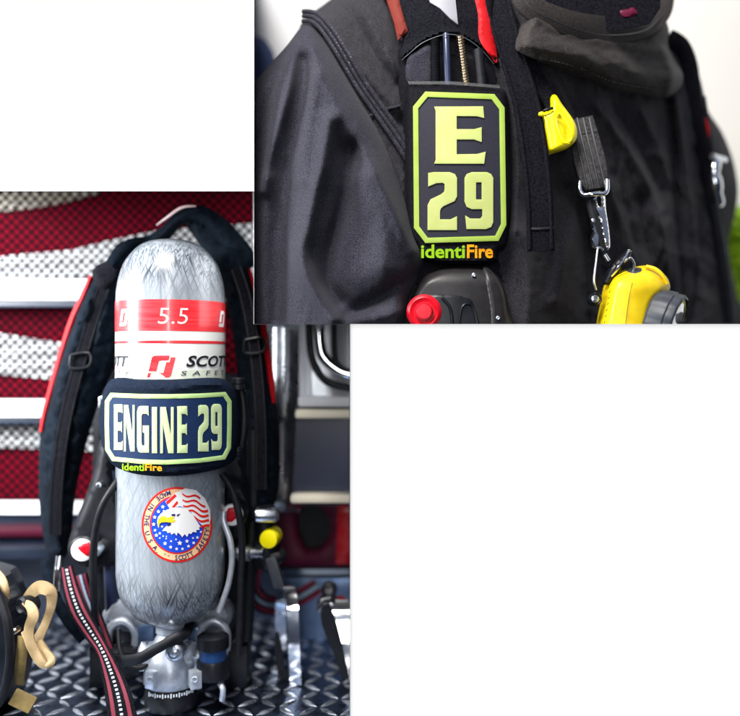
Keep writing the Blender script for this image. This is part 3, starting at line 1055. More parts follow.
    # ---- frame behind the tank
    g = G(); sheet(g, crom([(96, 380), (120, 372), (245, 376), (250, 420), (246, 520), (250, 600), (230, 640), (110, 640), (88, 600), (92, 500)], 4, True), 0.20, 10, inflate=.02, er=10, skirt=.01)
    obj('back_frame', g, 'black', BA, 'T')
    # slanted left plate carrying a gauge
    lp = crom([(100, 440), (110, 448), (112, 480), (122, 520), (120, 560), (110, 566), (80, 566), (68, 552), (72, 530), (84, 500), (94, 470)], 4, True)
    g = G(); sheet(g, lp, 0.10, 4, inflate=.015, er=7, skirt=.02); obj('side_plate', g, 'rubber', BA, 'T')
    rp = crom([(222, 482), (236, 480), (248, 494), (252, 515), (246, 535), (232, 545), (222, 540)], 4, True)
    g = G(); sheet(g, rp, 0.115, 4, inflate=.015, er=7, skirt=.02); obj('side_plate', g, 'rubber', BA, 'T')

    def gauge(cx, cy, r, Y, ax, wedge):
        c = W(cx, cy, Y)
        k = PX * (D + Y) / D * r
        g = G().lathe(c, ax, [(0.02, k * 1.25), (-.002, k * 1.25), (-.006, k * 1.12), (-.007, k), (-.003, k * .95)], 28)
        bz = obj('gauge', g, 'black', BA, 'T')
        g = G().lathe(c, ax, [(-.0032, k * .98), (-.0095, k * .9), (-.0115, k * .55)], 28)
        obj('gauge_rim', g, 'emb_white', bz, 'T')
        g = G(); sheet(g, [(cx + x * r, cy + y * r) for x, y in wedge], Y - .0135, 2, inflate=.002, er=2, skirt=.004)
        obj('gauge_face', g, 'red_button', bz, 'T')
    gauge(84, 549, 12, 0.075, (0, 1, 0), [(-.55, -.1), (-.2, -.4), (.4, -.55), (.62, 0), (.5, .6), (.15, .55), (-.3, .2)])
    gauge(233, 514, 11.5, 0.09, (0, 1, 0), [(-.75, .1), (-.4, -.5), (.1, -.6), (.45, -.2), (.3, .4), (-.1, .7), (-.6, .7)])
    g = G().lathe(W(96, 550, .07), (0, 1, 0), [(.03, .009), (-.004, .009), (-.008, .006)], 18); obj('knob', g, 'steel', BA, 'T')
    g = G().lathe(W(99, 485, .085), (0, 1, 0), [(.03, .004), (-.002, .004), (-.004, .002)], 14); obj('rivet', g, 'steel', BA, 'T')
    g = G().lathe(W(233, 492, .1), (0, 1, 0), [(.03, .006), (-.004, .006), (-.006, .003)], 14); obj('rivet', g, 'steel', BA, 'T')
    # hoses
    g = G(); ptube(g, [(128, 468, .06), (116, 484, .045), (103, 505, .04), (96, 530, .045), (93, 560, .05), (94, 600, .06), (96, 625, .09)], 0.0052, 12); obj('hose', g, 'rubber', BA, 'T')
    g = G(); ptube(g, [(111, 470, .13), (110, 520, .13), (112, 570, .13), (114, 620, .13)], 0.012, 12); obj('frame_tube', g, 'navy_paint', BA, 'T')
    g = G(); ptube(g, [(222, 474, .06), (232, 490, .055), (239, 515, .055), (242, 545, .06), (241, 580, .06), (240, 620, .06), (238, 655, .06)], 0.0048, 12); obj('hose', g, 'rubber', BA, 'T')
    g = G(); ptube(g, [(224, 512, .07), (224, 522, .065), (230, 540, .06), (232, 560, .06), (229, 582, .06), (224, 598, .06), (219, 612, .06)], 0.0042, 12); obj('air_line', g, 'alu', BA, 'T')
    g = G(); ptube(g, [(253, 430, .14), (254, 500, .14), (250, 560, .14), (246, 640, .14)], 0.010, 10); obj('frame_tube', g, 'rubber', BA, 'T')
    # clamps beside the tank (buckle of the retaining band)
    for (x, y, w, h) in [(238, 384, 13, 13), (238, 452, 12, 12), (102, 402, 8, 12)]:
        Y = .06
        c = W(x, y, Y); k = PX * (D + Y) / D
        g = G().lathe(c - Vector((0, 0, h * k / 2)), (0, 0, 1), [(0, w * k * .4), (.002, w * k * .5), (h * k * .45, w * k * .5), (h * k * .5, w * k * .42), (h * k * .55, w * k * .5), (h * k - .002, w * k * .5), (h * k, w * k * .38)], 20)
        obj('band_clamp', g, 'black' if x > 200 else 'steel', BA, 'T')
    g = G(); ptube(g, [(238, 378, .075), (243, 400, .075), (244, 425, .075), (240, 455, .075)], .006); obj('band_rod', g, 'black', BA, 'T')

    # right-hand regulator: lever with a yellow button
    g = G().lathe(W(262, 505, .13), (.1, 0, -1), [(0, .012), (.005, .02), (.018, .021), (.022, .014), (.05, .014), (.055, .020), (.075, .022), (.09, .016)], 24); reg = obj('regulator', g, 'black', BA, 'T')
    g = G().lathe(W(268, 540, .105), (.15, 1, .05), [(0, .009), (.001, .0125), (.006, .0135), (.03, .0135)], 28); obj('yellow_button', g, 'yellow2', reg, 'T')
    g = G().lathe(W(267, 515, .11), (1, 0, 0), [(-.02, .006), (-.015, .011), (.012, .011), (.018, .006)], 20); obj('regulator_nut', g, 'steel', reg, 'T')
    g = G().lathe(W(252, 553, .11), (1, -.2, 0), [(-.025, .006), (-.02, .012), (-.002, .012), (0, .008), (.018, .008)], 20); obj('regulator_nut', g, 'steel', reg, 'T')
    g = G(); sheet(g, crom([(254, 545), (262, 552), (278, 550), (286, 558), (276, 566), (262, 568), (254, 560)], 4, True), .11, 3, inflate=.012, er=5, skirt=.02); obj('regulator_lever', g, 'rubber', reg, 'T')
    c = W(275, 572, .11)
    g = G().box(c, (.016, .012, .045), Matrix.Rotation(-.3, 3, 'Y'), .003); obj('regulator_tab', g, 'slate', reg, 'T')
    g = G(); ptube(g, [(60, 556, .12), (58, 572, .115), (57, 590, .115)], .0055, 12); obj('strap_hook', g, 'chrome', BA, 'T')

    # ---- waist straps (striped webbing)
    def striped(path, w, Yl, wide=None):
        g = G(); ribbon(g, path, wide or w, crown=.002, thick=.002); s = obj('waist_strap', g, 'web', BA, 'T')
        for sg in (-1, 1):
            g = G(); ribbon(g, path, [x * .14 for x in wide], off=[sg * x * .28 for x in wide], lift=.0012 + .0004, n=3, thick=.0006); obj('crimson_stripe', g, 'crimson', s, 'T')
        # dashed reflective thread in the middle
        g = G()
        p = crom(path, 30)
        acc = 0; k = 0
        for i in range(len(p) - 1):
            a, b = p[i], p[i + 1]
            L = math.hypot(b[0] - a[0], b[1] - a[1])
            acc += L
            if acc > 3.6:
                acc = 0
                tx, ty = (b[0] - a[0]) / (L + 1e-9), (b[1] - a[1]) / (L + 1e-9)
                nx, ny = -ty, tx
                hw = w * .05 if b[1] < 650 else w * .065; hl = 1.1
                vs = [W(a[0] + nx * hw * u + tx * hl * v, a[1] + ny * hw * u + ty * hl * v, a[2] - .0042) for u, v in ((-1, -1), (1, -1), (1, 1), (-1, 1))]
                f = (0, 1, 2, 3)
                if (vs[1] - vs[0]).cross(vs[2] - vs[0]).y > 0:
                    f = f[::-1]
                g.add(vs, [f], False)
        obj('reflective_thread', g, 'white_thread', s, 'T')
        return s
    striped([(66, 567, .10), (71, 590, .085), (79, 612, .07), (91, 632, .055), (102, 650, .035), (112, 675, .015), (119, 700, -.01), (124, 730, -.03)], 24, 0, [13, 17, 19, 17, 14, 21, 27, 31])
    g = G(); pth = [(80, 575, .12), (86, 596, .11), (95, 618, .10), (104, 642, .09), (112, 660, .09)]
    ribbon(g, pth, 15, crown=.003); s = obj('waist_strap', g, 'web', BA, 'T')
    for of in (-4, 3.5):
        g = G(); ribbon(g, pth, 3, off=of, lift=.003, n=3, thick=.0006); obj('crimson_stripe', g, 'crimson', s, 'T')
    g = G(); ribbon(g, pth, 2.5, off=0, lift=.003, n=3, thick=.0006); obj('grey_stripe', g, 'grey_stripe', s, 'T')
    pth = [(258, 548, .15), (256, 562, .16), (252, 578, .18), (253, 593, .20), (263, 603, .24), (278, 605, .29), (300, 597, .32), (318, 586, .33)]
    g = G(); ribbon(g, pth, [10, 12, 16, 20, 20, 18, 14, 10], crown=.003); s = obj('waist_strap', g, 'web', BA, 'T')
    for of, mm in ((-6, 'crimson'), (0, 'grey_stripe'), (6, 'crimson')):
        g = G(); ribbon(g, pth, 4, off=of, lift=.003, n=3, thick=.0006); obj('crimson_stripe' if mm == 'crimson' else 'grey_stripe', g, mm, s, 'T')
    # strap flap on floor at left (dark webbing running down to the plate)
    g = G(); ribbon(g, [(46, 560, .13), (52, 590, .12), (66, 618, .11), (84, 640, .10)], 12, crown=.003); obj('waist_strap', g, 'web2', BA, 'T')

    # ---- valve under the tank
    Yv = AXY
    c = Vector((AX, AXY, 0))
    k = PX * (D + AXY) / D
    g = G().lathe(c, (0, 0, 1), [(zz(640), 12 * k), (zz(633), 13 * k), (zz(631.5), 14 * k), (zz(631), 15 * k), (zz(630), 13.6 * k), (zz(629), 15 * k), (zz(628), 13.6 * k), (zz(627), 15 * k), (zz(626), 13.6 * k), (zz(625), 15 * k), (zz(623), 15 * k), (zz(620.5), 17 * k), (zz(617), 17 * k)], 32); obj('valve_neck', g, 'alu', BA)
    g = G().lathe(c, (0, 0, 1), [(zz(684), 24 * k), (zz(680), 27 * k), (zz(672), 27 * k), (zz(664), 26 * k), (zz(655), 23 * k), (zz(648), 20 * k), (zz(638), 16 * k), (zz(632), 12 * k)], 40); body = obj('valve_body', g, 'alu', BA)
    g = G().lathe(W(172, 656, AXY) + Vector((0, 0, 0)), (-1, -.12, .03), [(0, 16 * k), (24 * k, 14 * k), (31 * k, 12 * k), (33 * k, 9 * k)], 28); obj('valve_arm', g, 'alu', body)
    g = G().lathe(W(176, 656, AXY), (1, -.05, .0), [(0, 17 * k), (18 * k, 14 * k), (22 * k, 10 * k), (29 * k, 10 * k)], 28); obj('valve_arm', g, 'alu', body)
    g = G()
    g.lathe(W(174, 653, 0.025), (0, 1, 0), [(.03, 9 * k), (.002, 9 * k), (0, 8 * k), (-.001, 6 * k), (.003, 5 * k)], 24)
    g.lathe(W(174, 653, 0.026), (0, 1, 0), [(.01, 4 * k), (-.002, 4 * k), (-.003, 2.5 * k)], 6)
    obj('valve_bolt', g, 'steel', body)
    for sx in (-1, 1):
        cc = W(174 + sx * 21, 679, 0.045)
        g = G().box(cc, (11 * k, 12 * k, 17 * k), Matrix.Rotation(sx * .45, 3, 'Z'), .002)
        g.lathe(cc + Vector((sx * .002, -7.5 * k, .003)), (0, 1, 0), [(.006, 3.2 * k), (-.0005, 3.2 * k), (-.001, 2.4 * k), (.001, 2 * k)], 16); obj('valve_lug', g, 'alu', body)
    # text-like markings on left lug are only stamped dots
    g = G().lathe(c, (0, 0, 1), [(zz(706), 24 * k), (zz(704), 26 * k), (zz(690), 26 * k), (zz(688), 25 * k), (zz(678), 25 * k)], 40); base = obj('valve_base', g, 'black', BA)
    g = G()
    for i in range(-9, 10):
        a = VIEW + i * .10
        r = 26.6 * k
        p = Vector((AX + r * math.sin(a), AXY - r * math.cos(a), zz(686)))
        g.box(p, (.0018, .001, .006 if i % 3 == 0 else .0035), Matrix.Rotation(a, 3, 'Z'))
    obj('dial_marks', g, 'white_thread', base)
    g = G()
    g.lathe(W(172, 656, AXY) + Vector((-25 * k, -.003, .001)), (-1, -.12, .03), [(0, 16 * k), (5 * k, 16 * k)], 6)
    g.lathe(W(196, 656, AXY), (1, -.05, 0), [(0, 13 * k), (4 * k, 13 * k)], 6)
    g.lathe((AX, AXY, zz(645)), (0, 0, 1), [(0, 18 * k), (4 * k, 18 * k)], 6)
    obj('hex_nut', g, 'steel', body, None, 25)
    g = G(); ptube(g, [(150, 662, .06), (140, 668, .055), (128, 664, .06), (120, 650, .08), (118, 630, .10)], .0035, 10); obj('gauge_line', g, 'rubber', BA)
    g = G(); ptube(g, [(192, 645, .10), (204, 640, .105), (222, 645, .11), (236, 640, .12), (240, 615, .13)], .004, 10); obj('gauge_line', g, 'rubber', BA)
    # pressure knob, right
    c1 = W(203, 652, .06)
    g = G().lathe(W(213, 679, .06), (0, 0, 1), [(0, 13 * k), (.003, 16 * k), (18 * k, 16 * k), (20 * k, 15 * k)], 36, 18, .0008); kn = obj('valve_knob', g, 'black', BA)
    g = G().lathe(W(213, 660, .06), (0, 0, 1), [(0, 13.5 * k), (12 * k, 13.5 * k)], 30); obj('knob_ring', g, 'blue_plastic', kn)
    g = G().lathe(W(213, 648, .06), (0, 0, 1), [(0, 14.5 * k), (.001, 16 * k), (12 * k, 15.5 * k), (15 * k, 11 * k)], 36, 18, .0008); obj('knob_cap', g, 'black', kn)
    # bracket arms with horseshoe ends
    for (cx, sgn) in ((122, -1), (213, 1)):
        g = G()
        pts = [(cx - 13, 648), (cx - 14, 636), (cx - 10, 626), (cx, 621), (cx + 10, 626), (cx + 14, 636), (cx + 13, 650)]
        ptube(g, [(x, y, .10) for x, y in pts], .0062, 12)
        obj('frame_hoop', g, 'alu', BA)
    g = G(); sheet(g, crom([(103, 612), (120, 598), (150, 610), (200, 610), (222, 600), (232, 615), (215, 632), (130, 632), (108, 626)], 3, True), .115, 5, inflate=.012, er=6, skirt=.02); obj('frame_foot', g, 'alu', BA)
    for x in (147, 193):
        cc = W(x, 636, .105); g = G().box(cc, (17 * k, .02, 22 * k), None, .003); obj('frame_block', g, 'ledge', BA)
    g = G(); ribbon(g, [(108, 662, .05), (135, 660, .022), (155, 650, .018), (172, 640, .022), (186, 633, .035), (190, 622, .07)], [12, 11, 10, 10, 10, 9], crown=.003, thick=.004); obj('retaining_strap', g, 'rubber', BA)
    g = G(); sheet(g, crom([(108, 650), (130, 648), (146, 655), (146, 672), (128, 680), (110, 672)], 3, True), .075, 4, inflate=.01, er=6, skirt=.02); obj('valve_guard', g, 'black', BA)
    g = G(); ptube(g, [(220, 684, .05), (223, 690, .045), (222, 700, .05)], .004); obj('burst_disc', g, 'alu', BA)
    # feet of the frame stand on the plate
    for x in (104, 240):
        p = W(x, 640, .16); g = G().box((p.x, p.y, (p.z + FLOOR) / 2), (.03, .05, p.z - FLOOR), None, .006); obj('frame_leg', g, 'black', BA)


make_harness()

# =================================================================== ENGINE 29 SLEEVE
def make_engine_sleeve():
    R2, yc = 0.110, 0.105

    def dY(lift):
        def f(X, Z):
            u = (np.asarray(X, float) - 168) * PX
            return yc - np.sqrt(np.maximum(R2 * R2 - u * u, 1e-6)) - lift - 0.004
        return f
    root = thing('name_sleeve', 'black neoprene sleeve reading ENGINE 29 wrapped round the silver tank', 'sleeve', W(168, 474, .0))
    ol = [(111, 379.5), (140, 378.5), (170, 379.5), (205, 378), (222, 380), (234, 392), (238, 412), (239, 436), (234, 458), (224, 467), (205, 472), (180, 475.5), (150, 476), (128, 472), (112, 464), (103, 448), (99, 425), (101, 402)]

    def dsl(X, Z):
        Y = dY(0)(X, Z)
        Y = Y + ridge(X, Z, [(112, 387), (150, 389), (175, 386)], .002, 2.5) + ridge(X, Z, [(170, 391), (195, 386), (222, 385)], .0025, 2.5)
        Y = Y + ridge(X, Z, [(110, 466), (150, 474), (225, 465)], .001, 2)
        return Y
    g = G(); sheet(g, crom(ol, 4, True), dsl, 3, inflate=.012, er=7, skirt=.02); obj('sleeve_cloth', g, 'neoprene_blue', root)
    outer = [(110.3, 392.8), (140, 394), (168, 394.3), (200, 393.5), (225.5, 392), (231.6, 401.3), (231.6, 425), (231, 448.5), (225.2, 459.4), (200, 462.8), (165, 464.6), (140, 463.8), (112, 461), (105.2, 450), (104.6, 425), (104.8, 401)]
    g = G(); sheet(g, octagon_off(outer, .6), dY(.0022), 3, skirt=.003); patch = obj('name_patch', g, 'patch_navy', root)
    g = G(); sheet(g, outer, dY(.0034), 2.2, [octagon_off(outer, 4.4)], inflate=.0006, er=1.3, skirt=.0015); obj('patch_border', g, 'glow_rim', patch)
    g = G()
    for ch, b in zip('ENGINE29', [(113.7, 404.5, 122.5, 450), (123.7, 405, 134.6, 451.5), (137, 406, 149, 452.6), (151.8, 407, 157, 453.2), (160.2, 407, 173.6, 453.3), (177, 406.3, 187.4, 453), (198, 405, 208.6, 451.5), (211, 404, 221.8, 450)]):
        glyph(g, ch, b, dY(.0034), 2.0, .0004, 1.0, .0012)
    obj('lettering', g, 'glow', patch)
    fn = lambda px, py: W(px, py + (px - 142) * .03, float(dY(.0030)(px, 0)))
    g = G(); put_text(g, 'identi', (122, 463.8, 144, 471), fn, .022); obj('maker_text', g, 'print_green', root)
    g = G(); put_text(g, 'Fire', (145, 463.6, 162, 470.6), fn, .022); obj('maker_text', g, 'print_orange', root)


make_engine_sleeve()

# =================================================================== HELMET, LEATHER STRAP, BRACKETS
def make_floor_things():
    root = thing('helmet', 'black firefighter helmet lying on the tread plate at the left edge', 'helmet', W(5, 700, .08))
    g = G(); sheet(g, crom([(-40, 580), (0, 572), (12, 590), (20, 615), (24, 650), (18, 685), (6, 706), (-40, 712)], 5, True), lambda X, Z: .02 + ridge(X, Z, [(8, 590), (14, 640), (4, 700)], .01, 5), 4, inflate=.06, er=26, skirt=.04); obj('shell', g, 'helmet', root)
    g = G(); ptube(g, [(0, 598, 0), (8, 625, -.01), (10, 660, -.01), (3, 695, .0), (-10, 712, 0)], .006, 10); obj('edge_trim', g, 'rubber', root)
    g = G().lathe(W(15, 631, .005), (0, 1, 0), [(.01, .004), (-.002, .004), (-.004, .002)], 14); obj('rivet', g, 'brass', root)
    g = G().lathe(W(22, 606, .03), (.5, .8, 0), [(.02, .012), (0, .012), (-.003, .009), (.0, .006)], 20); obj('ratchet_knob', g, 'black', root)
    g = G(); ribbon(g, [(-6, 572, .05), (1, 580, .04), (5, 590, .035), (8, 600, .04)], [10, 10, 8, 4], crown=.003); obj('ear_flap', g, 'tan', root)
    g = G(); ribbon(g, [(22, 636, .03), (22, 650, .028), (20, 668, .03), (19, 685, .04)], [9, 11, 11, 9], crown=.002); obj('chin_strap', g, 'olive', root)
    R = Matrix.Rotation(.45, 3, 'Y') @ Matrix.Rotation(-.5, 3, 'X')
    g = G().box(W(23, 701, .01), (.03, .008, .022), R, .002); obj('strap_tag', g, 'olive', root)

    # tan folded leather strap: a band whose face turns as it loops
    g = G()
    pa = [(26, 599, .045), (38, 588, .030), (50, 592, .025), (51, 606, .03), (45, 624, .035), (38, 640, .03), (41, 650, .02), (48, 660, .01), (49, 663, .005)]
    ribbon(g, pa, [9, 13, 12, 9, 8, 10, 12, 11, 6], crown=.0008, thick=.003)
    ribbon(g, [(23, 602, .03), (30, 607, .012), (33, 616, .006), (29, 628, .006), (29, 640, .004), (34, 652, .0), (40, 662, -.004), (46, 667, -.004)], [5, 9, 11, 10, 10, 10, 9, 6], crown=.0008, thick=.003)
    ribbon(g, [(38, 641, .018), (43, 650, .006), (50, 658, .0), (51, 663, -.003), (46, 667, -.004)], [7, 7, 8, 7, 6], crown=.002, thick=.003)
    ribbon(g, [(22, 598, .035), (27, 603, .025), (31, 610, .02)], [3, 4, 3], crown=.001, thick=.003)
    ribbon(g, [(22, 632, .02), (27, 640, .01), (34, 650, .004)], [3, 5, 5], crown=.001, thick=.003)
    tag(obj('leather_strap', g, 'tan'), 'tan leather strap folded over on itself, hanging beside the black helmet', 'strap')

    # polished bracket loops standing out of the plate
    def bracket(name, label, pts, w, slot, Yo):
        root = thing(name, label, 'bracket', W(pts[0][0], pts[0][1], pts[0][2]), 'polished tank brackets standing on the tread plate')
        g = G()
        p = crom(pts, 8)
        # band: width runs in depth/right direction
        q = [W(*a) for a in p]
        vs = []; fs = []
        wx = Vector((w, 0, 0)); ty = .004
        m = len(q)
        for i in range(m):
            t = (q[min(i + 1, m - 1)] - q[max(i - 1, 0)]).normalized()
            n = Vector((1, 0, 0)).cross(t).normalized() * ty
            vs += [q[i] - wx / 2 - n, q[i] + wx / 2 - n, q[i] + wx / 2 + n, q[i] - wx / 2 + n]
        for i in range(m - 1):
            for k in range(4):
                fs.append((4 * i + k, 4 * i + (k + 1) % 4, 4 * i + 4 + (k + 1) % 4, 4 * i + 4 + k))
        fs += [(0, 1, 2, 3), (4 * m - 4, 4 * m - 3, 4 * m - 2, 4 * m - 1)]
        g.add(vs, fs, True)
        obj('bracket_band', g, 'chrome', root, 'T', 35)
        g = G(); sheet(g, slot, Yo, 4, skirt=.004)
        for v in g.v:
            pass
        obj('dark_inset', g, 'rubber', root, 'T')  # black sheet filling the dark slot inside the loop
        return root
    # first hoop: rises from the plate, over, and down behind
    bracket('metal_bracket', 'polished steel bracket loop standing nearest the tank on its right', [(296, 684, .15), (295, 665, .15), (294, 640, .15), (293, 615, .155), (292, 600, .17), (289, 590, .185), (285, 588, .21), (282, 593, .24), (281, 605, .255), (281, 625, .26), (281, 650, .26)], .0165,
            crom([(274, 640), (278, 632), (283, 655), (286, 672), (304, 674), (306, 685), (282, 686), (277, 668)], 2, True), .175)
    k = bracket('metal_bracket', 'polished steel bracket loop at the right edge of the tread plate', [(366, 712, .12), (362, 690, .13), (356, 660, .14), (349, 630, .15), (342, 610, .165), (336, 601, .185), (331, 598, .21), (327, 602, .24)], .030,
            crom([(322, 606), (332, 603), (340, 618), (348, 645), (354, 680), (354, 712), (346, 690), (334, 655), (322, 625)], 3, True), .175)
    g = G(); ptube(g, [(322, 610, .19), (319, 607, .19), (324, 602, .18), (333, 600, .17)], .006); obj('bracket_pin', g, 'chrome', k, 'T')
    g = G().lathe(W(329, 590, .22), (0, 1, 0), [(.01, .012), (-.002, .012), (-.004, .008), (.0, .006)], 22); obj('bracket_eye', g, 'black', k, 'T')


make_floor_things()

# =================================================================== TURNOUT COAT
COAT = thing('turnout_coat', 'dark charcoal firefighter coat with rolled collar, worn under straps and clipped gear', 'coat', W(480, 324, .1))


def body_base(X, Z):
    Y = 0.045 + np.clip((X - 470) / 270, 0, 2) ** 2 * 0.34
    Y = Y + np.clip((420 - X) / 110, 0, 1.5) ** 2 * 0.045
    Y = Y + np.clip((60 - Z) / 60, 0, 2) ** 2 * 0.025
    return Y


def coat_body(X, Z):
    Y = body_base(X, Z)
    R = [([(545, 60), (566, 110), (576, 160), (572, 225), (556, 300)], .012, 9),
         ([(520, 240), (530, 280), (526, 330)], .016, 18),
         ([(568, 190), (585, 240), (592, 330)], -.020, 9),
         ([(596, 105), (622, 140), (645, 180), (662, 225), (668, 270)], .013, 7),
         ([(612, 105), (640, 150), (660, 190)], -.010, 6),
         ([(585, 125), (606, 180), (626, 235), (640, 270)], .009, 6),
         ([(640, 110), (655, 140), (668, 180)], .010, 7),
         ([(655, 215), (662, 240), (655, 262)], .010, 9),
         ([(640, 200), (650, 250), (668, 300), (672, 330)], -.012, 7),
         ([(676, 100), (684, 160), (692, 220), (700, 280), (706, 330)], .012, 5),
         ([(668, 100), (673, 160), (678, 220), (682, 270), (686, 330)], -.014, 4),
         ([(695, 150), (702, 200), (700, 250), (694, 320)], -.010, 6),
         ([(330, 20), (350, 55), (375, 85), (398, 110)], .008, 10),
         ([(350, 10), (372, 50), (395, 85)], -.006, 7),
         ([(392, 0), (400, 60), (404, 120)], -.008, 5),
         ([(365, 15), (385, 50), (400, 75)], .006, 8),
         ([(500, 60), (512, 100), (518, 160), (516, 230)], .010, 6),
         ([(506, 60), (520, 100), (526, 160)], -.008, 4)]
    for ln, a, w in R:
        Y = Y + crease(X, Z, ln, a * 1.8, w)
    right = np.clip((X - 560) / 40, 0, 1)
    Y = Y + wrinkle(X, Z, .0035, 15, 42, 3, .18) * (.5 + right) + wrinkle(X, Z, .0012, 6, 9, 9)
    Y = Y + right * wrinkle(X, Z, .006, 24, 34, 21, -.5)
    for ln in ([(600, 104), (612, 140), (622, 190), (634, 240), (645, 300), (650, 330)], [(668, 96), (674, 150), (679, 210), (685, 270), (690, 330)], [(552, 70), (574, 110), (590, 150), (605, 190), (616, 230), (628, 330)]):
        Y = Y + ridge(X, Z, ln, -.004, 2.4) + ridge(X, Z, [(x + 5, y) for x, y in ln], .0025, 2.6)
    return Y


def make_coat():
    ol = crom([(298, 34), (306, 18), (322, 6), (345, -10), (400, -40), (520, -40), (640, -40), (652, 20), (668, 34), (690, 52), (700, 78), (708, 110), (722, 132), (733, 160), (738, 190), (735, 215), (729, 240), (732, 270), (738, 300), (742, 345), (500, 350), (330, 350), (310, 200), (296, 80)], 5, True)
    g = G(); sheet(g, ol, coat_body, 2.4, inflate=.07, er=24); obj('body_panel', g, 'coat_body', COAT, 'J', 180)

    # sleeve
    sl = crom([(225, 120), (240, 98), (258, 78), (272, 62), (288, 44), (300, 28), (308, 24), (316, 30), (326, 44), (337, 62), (350, 84), (362, 104), (374, 124), (386, 148), (397, 178), (406, 205), (415, 235), (423, 256), (424, 266), (417, 282), (408, 300), (404, 324), (402, 350), (225, 350)], 5, True)

    def dsl(X, Z):
        Y = -0.002 + np.clip((330 - X) / 80, 0, 1.4) ** 2 * 0.05 + np.clip((110 - Z) / 80, 0, 1.3) ** 2 * 0.05
        for ln, a, w in [([(312, 50), (322, 78), (344, 118), (366, 156), (388, 200), (412, 250)], .010, 7),
                         ([(330, 120), (322, 165), (315, 192), (308, 225), (302, 255), (311, 285), (332, 320)], .017, 8),
                         ([(350, 150), (344, 200), (331, 250), (328, 282), (338, 302)], -.018, 8),
                         ([(368, 180), (384, 225), (384, 265)], .014, 17),
                         ([(424, 270), (395, 288), (368, 305), (345, 316)], -.016, 7),
                         ([(296, 45), (288, 90), (274, 140), (262, 190)], .010, 6),
                         ([(305, 60), (300, 110), (288, 170), (280, 230), (276, 320)], -.013, 9),
                         ([(318, 75), (308, 130), (304, 180)], .006, 7),
                         ([(278, 70), (266, 100), (254, 140)], -.008, 5),
                         ([(340, 318), (370, 318), (400, 312)], .008, 7),
                         ([(268, 180), (262, 250), (266, 320)], .006, 8)]:
            Y = Y + .6 * ridge(X, Z, ln, a * (1.7 if a > 0 else 1.15), w * 1.15) + .4 * crease(X, Z, ln, a * (1.6 if a > 0 else 1.1), w)
        return Y + wrinkle(X, Z, .0022, 20, 60, 5, .12) + wrinkle(X, Z, .0006, 6, 10, 15)
    g = G(); sheet(g, sl, dsl, 2.6, inflate=.045, er=16, skirt=.02); obj('sleeve', g, 'coat', COAT, 'J', 180)

    # armhole seam: welts with stitches
    seam = [(303, 23), (312, 24), (322, 34), (334, 52), (346, 72), (358, 92), (372, 112), (386, 132), (398, 150), (410, 170)]

    def sd(x, y, extra):
        X = np.array([x], float); Z = np.array([y], float)
        return float(min(coat_body(X, Z)[0], 0.05 + max(0, (110 - y) / 80) ** 2 * .045)) - extra
    for off in (2, 7, 11.5):
        pts = crom(seam, 6); path = []
        for i in range(len(pts)):
            a = pts[max(i - 1, 0)]; b = pts[min(i + 1, len(pts) - 1)]
            L = math.hypot(b[0] - a[0], b[1] - a[1]) + 1e-9
            nx, ny = (b[1] - a[1]) / L, -(b[0] - a[0]) / L
            x, y = pts[i][0] + nx * off, pts[i][1] + ny * off
            path.append(W(x, y, sd(x, y, .006)))
        g = G().tube(path, .0032, 8); s = obj('seam_welt', g, 'coat', COAT, 'J')
        g = G()
        # stitches
        dense = []
        for i in range(len(path) - 1):
            L = (path[i + 1] - path[i]).length
            nst = max(1, int(L / .0035))
            for j in range(nst):
                p = path[i].lerp(path[i + 1], (j + .5) / nst); t = (path[i + 1] - path[i]).normalized()
                g.tube([p - t * .0011 + Vector((.0002, -.0033, 0)), p + t * .0011 + Vector((.0002, -.0033, 0))], .00035, 5)
        obj('stitching', g, 'black_print', s, 'J')

    # yoke seam under the badge left side
    g = G(); pts = [(356, 122), (370, 116), (384, 110), (400, 106)]
    g.tube([W(x, y, sd(x, y, .003)) for x, y in crom(pts, 6)], .0022, 8); obj('seam_welt', g, 'coat', COAT, 'J')

    # collar
    def dco(X, Z):
        Y = body_base(X, Z + 60) - .055 + wrinkle(X, Z, .004, 26, 12, 31, .3) + wrinkle(X, Z, .001, 6, 6, 33)
        for ln, a, w in [([(520, 46), (560, 50), (610, 62), (655, 78), (676, 84)], .018, 12), ([(540, 12), (580, 28), (630, 32), (664, 22)], -.008, 6),
                         ([(560, 36), (585, 46), (600, 58)], -.006, 5), ([(600, 38), (635, 48), (660, 52)], .006, 6), ([(664, 48), (672, 70), (670, 90)], .010, 5)]:
            Y = Y + ridge(X, Z, ln, a, w)
        return Y
    col = crom([(516, 42), (522, 22), (534, 6), (552, 12), (575, 22), (605, 30), (640, 28), (662, 18), (669, 30), (668, 44), (674, 58), (683, 74), (680, 88), (666, 96), (640, 92), (610, 86), (575, 72), (540, 62), (522, 54)], 5, True)
    g = G(); sheet(g, col, dco, 2.0, inflate=.04, er=15, skirt=.015); cl = obj('collar', g, 'collar', COAT, 'J', 180)
    g = G()
    hem = crom([(524, 51), (542, 58), (577, 67), (611, 81), (641, 87), (664, 91), (676, 86)], 10)
    for i in range(0, len(hem) - 1, 1):
        (x0, y0), (x1, y1) = hem[i], hem[i + 1]
        q0 = W(x0, y0, float(dco(np.array([x0]), np.array([y0]))[0]) + .006)
        q1 = W(x0 + (x1 - x0) * .6, y0 + (y1 - y0) * .6, float(dco(np.array([x1]), np.array([y1]))[0]) + .006)
        g.tube([q0, q1], .0005, 5)
    obj('stitching', g, 'black_print', cl, 'J')

    def cb(x, y, d):
        return (x, y, float(body_base(np.array([x]), np.array([80]))[0]) - d)
